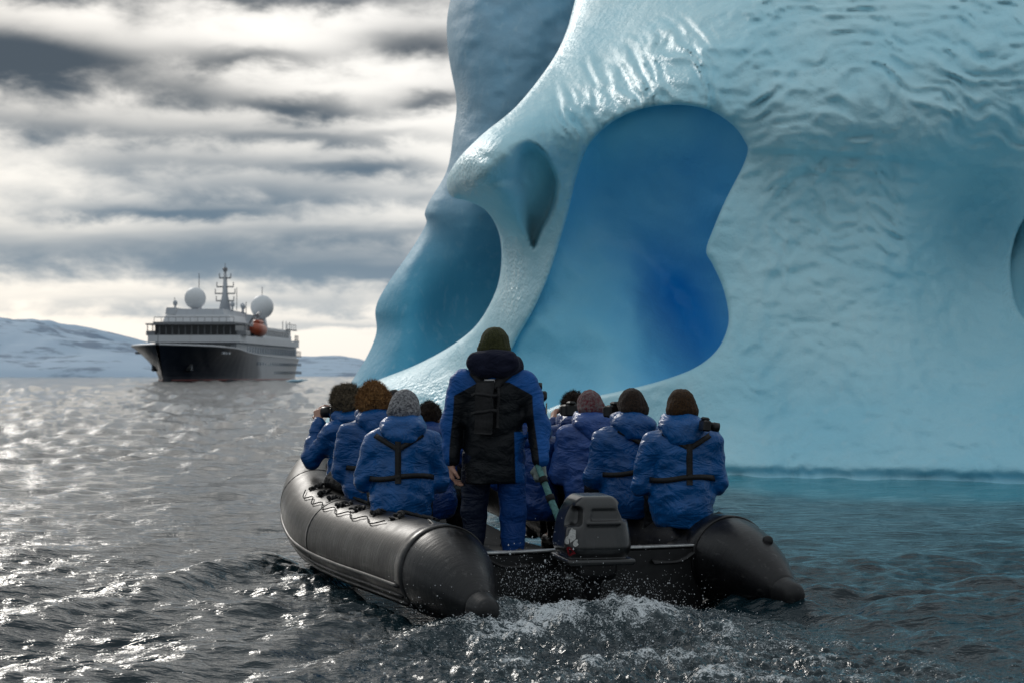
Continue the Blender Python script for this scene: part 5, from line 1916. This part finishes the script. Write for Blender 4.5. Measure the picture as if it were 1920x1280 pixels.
def house(name, x0, x1, hb0, hb1, z0, z1, mat, taper=0.0, bev=0.15):
    mb = MB()
    v = np.array([(x0, -hb0, z0), (x0, hb0, z0), (x1, hb1, z0), (x1, -hb1, z0), (x0 , -hb0 + taper, z1), (x0, hb0 - taper, z1), (x1 - taper, hb1 - taper, z1), (x1 - taper, -hb1 + taper, z1)])
    f = [[0, 1, 2, 3], [4, 7, 6, 5], [0, 4, 5, 1], [1, 5, 6, 2], [2, 6, 7, 3], [3, 7, 4, 0]]
    mb.add(v, [q[::-1] for q in f])
    return mb.build(name, mat, ship)


def side_windows(parent, xs, z0, z1, hb, w, both=True):
    for s in ((-1, 1) if both else (1,)):
        for x_ in xs:
            MB().box((x_ - w / 2, s * hb - .05, z0), (x_ + w / 2, s * hb + .05, z1)).build('window', m_dark, parent)


house_main = house('main_deck_house', -47, 15, 7.4, 7.6, 4.7, 7.0, m_wgrey)
side_windows(house_main, np.arange(-44, 13, 2.6), 5.2, 6.5, 7.52, 1.7)
for y_ in np.arange(-6, 6.1, 2.0):
    MB().box((14.95, y_ - .5, 5.3), (15.06, y_ + .5, 6.5)).build('window', m_dark, house_main)
# people at the rail on the fore deck are a few dots: red and dark jackets
m_redj = plain('red_jacket_far', (0.35, 0.03, 0.03), .8)
deck2 = house('bridge_deck', -45, 16.8, 8.3, 8.5, 7.0, 8.3, m_white)
side_windows(hull, np.arange(-46, 0, 2.4), 2.95, 3.55, 8.42, 1.2)
side_windows(hull, np.arange(-47, -6, 2.0), 1.25, 1.85, 8.36, 1.1)
house_up = house('upper_deck_house', -42, 4, 7.0, 7.0, 8.3, 10.6, m_white)
side_windows(house_up, np.arange(-39, -8, 2.1), 8.9, 10.1, 7.02, 1.3)
bridge = house('wheelhouse', 4, 15.6, 7.7, 7.5, 8.3, 10.25, m_dark)
for y_ in np.arange(-6.6, 6.7, 1.2):                              # the mullions between the bridge panes
    MB().box((15.55, y_ - .06, 8.45), (15.72, y_ + .06, 10.15)).build('window_mullion', m_mast, bridge)
for y_ in np.arange(-6.0, 6.1, 1.2):
    MB().box((15.56, y_ - .50, 8.6), (15.66, y_ + .50, 10.0)).build('bridge_window', m_dark, bridge)
for s in (-1, 1):
    w_ = MB().box((11, s * 8.4 - .95, 8.28), (15, s * 8.4 + .95, 9.15), .1)
    for xx in (11.2, 14.8):
        w_.bar((xx, s * 9.1, 9.1), (xx, s * 9.1, 10.3), .10)
    w_.box((10.8, s * 8.4 - .95, 10.25), (15.4, s * 8.4 + .95, 10.5))
    w_.build('bridge_wing', m_mast, ship)
roof1 = house('wheelhouse_roof', 2, 16.6, 8.0, 7.6, 10.25, 10.75, m_mast)
house('top_fascia', 0, 14.4, 6.4, 6.4, 10.75, 12.1, m_white, .5)
house('monkey_island', -8, 12, 4.8, 4.6, 12.1, 13.3, m_wgrey, .3)
house('equipment_locker', 4, 11, 1.0, 1.0, 13.3, 14.6, m_wgrey, .2).location = (0, 5.8 * -1, -1.0)
house('funnel_casing', -30, -12, 4.5, 4.0, 10.6, 13.2, m_wgrey, .6)
house('after_house', -46, -42, 6.4, 6.4, 7.0, 9.4, m_white)
for x_, z_ in ((-44, 10.7), (-40, 10.7), (-36, 10.7)):
    MB().bar((x_, 6.4, z_), (x_, 6.4, z_ + 1.8), .08).build('deck_post', m_mast, ship)
for s in (-1, 1):
    for x0_, x1_, z_ in ((-46, -36, 10.6), (-49, -45, 8.3), (-52, -47, 5.0)):
        mb = MB().box((x0_, s * 7.4 - .25, z_), (x1_, s * 7.4 + .25, z_ + .22))
        for q in np.linspace(x0_, x1_, 5):
            mb.bar((q, s * 7.4, z_), (q, s * 7.4, z_ + 1.3), .06)
        mb.bar((x0_, s * 7.4, z_ + 1.3), (x1_, s * 7.4, z_ + 1.3), .06)
        mb.build('deck_railing', m_mast, ship)
mb = MB()
for y_ in np.linspace(-7.4, 7.4, 12):
    mb.bar((16.5, y_, 10.7), (16.5, y_, 11.6), .05)
mb.bar((16.5, -7.4, 11.6), (16.5, 7.4, 11.6), .06)
mb.build('deck_railing', m_mast, ship)
# radomes
m_radome = marine('white_radome', (0.80, 0.82, 0.84), .45, .05)
for (x_, y_, z_, r_) in ((9, -1.6, 15.4, 2.0), (-20, 5.2, 14.9, 2.35)):
    MB().ball((x_, y_, z_), (r_, r_, r_ * 1.03), 28, 18).build('radome', m_radome, ship, True)
    MB().tube([(x_, y_, z_ - r_ - 1.6), (x_, y_, z_ - r_ - .5), (x_, y_, z_ - r_ * .85)], [.9, .55, .75], 12).build('radome_pedestal', m_wgrey, ship, True)
# mast
mast = MB().tube([(2, 2.5, 12.8), (2, 2.5, 16.4), (2, 2.5, 21.0)], [1.3, .55, .25], 10)
mo = mast.build('mast', m_wgrey, ship, True)
for z_, hw_ in ((16.6, 1.9), (17.9, 1.6), (19.6, 1.1), (15.2, 1.7)):
    MB().box((1.7, 2.5 - hw_, z_ - .12), (2.3, 2.5 + hw_, z_ + .12)).bar((2, 2.5 - hw_, z_), (2, 2.5 - hw_, z_ + .9), .09).bar((2, 2.5 + hw_, z_), (2, 2.5 + hw_, z_ + .9), .09).build('mast_crosstree', m_mast, mo)
MB().box((1.6, 2.1, 20.9), (2.4, 2.9, 21.6), .1).bar((2, 2.5, 21.5), (2, 2.5, 22.4), .07).build('mast_top_lamp', m_mast, mo)
for (x_, y_, z0_, z1_) in ((6, -1.6, 17.2, 20.3), (4, 5.2, 13.3, 17.6), (2, 6.6, 12.1, 15.0), (-20, 5.2, 17.1, 19.0), (8, -5.8, 13.4, 15.6)):
    MB().bar((x_, y_, z0_), (x_, y_, z1_), .07).build('whip_antenna', m_mast, ship)
for (x_, y_, z_) in ((5, -1.5, 13.9), (5, 4.6, 13.7), (0, 5.6, 13.4), (9, -5.4, 13.8), (-4, 4.6, 13.8)):
    MB().ball((x_, y_, z_ + .7), (.45, .45, .55), 12, 8).bar((x_, y_, z_ - .6), (x_, y_, z_ + .5), .18).build('satellite_dome', m_wgrey, ship, True)
# lifeboat in its davit on the port side, and its tender crane
lb = MB()
pts = [(1.5, 7.9, 10.0), (.8, 7.9, 9.9), (-1.5, 7.9, 9.8), (-5.0, 7.9, 9.8), (-7.2, 7.9, 9.9), (-8, 7.9, 10.05)]
lb.tube(pts, [.25, 1.0, 1.35, 1.35, 1.0, .25], 14)
lbo = lb.build('lifeboat', m_orange, ship, True)
MB().box((-5.5, 7.2, 10.9), (-1.0, 8.6, 11.7), .3).build('lifeboat_canopy', m_orange, lbo)
for x_ in (-6.6, .2):
    MB().tube([(x_, 6.8, 8.3), (x_, 6.9, 11.0), (x_, 7.5, 12.0), (x_, 8.2, 11.9)], .22, 8).build('davit', m_mast, ship)
MB().box((-8, 7.3, 8.3), (1, 7.9, 9.0)).build('lifeboat_recess', m_dark, ship)
MB().tube([(-16, 5, 12.6), (-14, 6, 13.5), (-4, 7.5, 12.6)], .35, 8).build('crane_jib', m_mast, ship)

# small ice floe beside the ship
rs_i = np.random.default_rng(12)
fl_ = Field((-6, -4, -1), (6, 4, 2.2), 0.3)
for _ in range(9):
    fl_.ell((rs_i.uniform(-4, 4), rs_i.uniform(-2, 2), rs_i.uniform(-.3, .2)), (rs_i.uniform(1, 2), rs_i.uniform(1, 1.6), rs_i.uniform(.4, .8)), .5)
v_, q_ = fl_.mesh()
fo = build('ice_floe', v_, q_, plain('floe_ice', (0.30, 0.50, 0.62), .6, 0, .3, 1), None, True)
fo.scale = (.6, .6, .6)
fo.location = tuple(float(c) for c in at(562, 703, 420) * (1, 1, 0))
tag(fo, 'small pale blue ice floe floating astern of the ship', 'ice floe')
# ================================================================== spray thrown up round the propeller
m_drop, nt, p = material('water_drops')
nn = nt.noise(nt.pos(), 30, 2)
nt.put(p.inputs['Base Color'], nt.mix(nn, (0.62, 0.66, 0.70), (0.80, 0.82, 0.84)))
p.inputs['Roughness'].default_value = 0.12
p.inputs['IOR'].default_value = 1.333
ND = 2300
rs_d = np.random.default_rng(99)
lx = rs_d.normal(0, .46, ND)
ly = 0.62 - np.abs(rs_d.normal(0, .30, ND))
lz = 0.07 + np.abs(rs_d.normal(0, .085, ND)) + 0.14 * np.exp(-(lx / .45) ** 2) * rs_d.uniform(.5, 1.2, ND)
hi_ = rs_d.random(ND) < 0.16
lz = np.where(hi_, lz + rs_d.uniform(0, .28, ND), lz)
cx0 = wx0
r0 = np.exp(rs_d.normal(math.log(.0017), .45, ND))
ctr = np.stack([BO[0] + BR[0] * (lx + cx0) + BF[0] * ly, BO[1] + BR[1] * (lx + cx0) + BF[1] * ly, lz], 1)
octa = np.array([(1, 0, 0), (-1, 0, 0), (0, 1, 0), (0, -1, 0), (0, 0, 1), (0, 0, -1)], float)
of = np.array([(0, 2, 4), (2, 1, 4), (1, 3, 4), (3, 0, 4), (2, 0, 5), (1, 2, 5), (3, 1, 5), (0, 3, 5)])
st_ = np.stack([rs_d.uniform(.8, 1.3, ND), rs_d.uniform(.8, 1.3, ND), rs_d.uniform(.8, 1.8, ND)], 1)
dv_ = (ctr[:, None, :] + octa[None] * (r0[:, None] * st_)[:, None, :]).reshape(-1, 3)
df_ = (np.arange(ND)[:, None, None] * 6 + of[None]).reshape(-1, 3)
spray = build('spray', dv_, df_, m_drop, None, True)
tag(spray, 'fine white water drops thrown up behind the boat around the motor', 'spray', None, 'stuff')

# beads of air and water dancing on the wash
NB = 9000
bxr = rs_d.normal(0, 1, NB)
bk = np.abs(rs_d.normal(0.2, 1.0, NB))
bl_x = wx0 + bxr * (0.34 + 0.36 * bk)
bl_y = 0.35 - bk
wxp = BO[0] + BR[0] * bl_x + BF[0] * bl_y
wyp = BO[1] + BR[1] * bl_x + BF[1] * bl_y
# height of the water under each bead
ci = np.clip(np.searchsorted(ucol, wxp / np.maximum(wyp, 6.0) * FPX + 960), 0, len(ucol) - 1)
ri = np.clip(np.searchsorted(yrow, wyp), 0, len(yrow) - 1)
zb = Z.reshape(X.shape)[ri, ci]
rb = np.exp(rs_d.normal(math.log(.0019), .42, NB))
cb_ = np.stack([wxp, wyp, zb + rb * .5 + np.maximum(rs_d.normal(0, .012, NB), 0)], 1)
keep = (wyp > 7.5) & (vnoise(wxp * 4, wyp * 4, seed=500) + 0.7 * vnoise(wxp * 11, wyp * 11, seed=501) > -0.05)
cb_, rb = cb_[keep], rb[keep]
nb_ = len(rb)
sb = np.stack([rs_d.uniform(.8, 2.0, nb_), rs_d.uniform(.7, 1.2, nb_), rs_d.uniform(.6, 1.1, nb_)], 1)
bv_ = (cb_[:, None, :] + octa[None] * (rb[:, None] * sb)[:, None, :]).reshape(-1, 3)
bf_ = (np.arange(nb_)[:, None, None] * 6 + of[None]).reshape(-1, 3)
foam_o = build('wake_froth', bv_, bf_, m_drop, None, True)
tag(foam_o, 'white froth beads scattered over the wake behind the motor', 'froth', None, 'stuff')
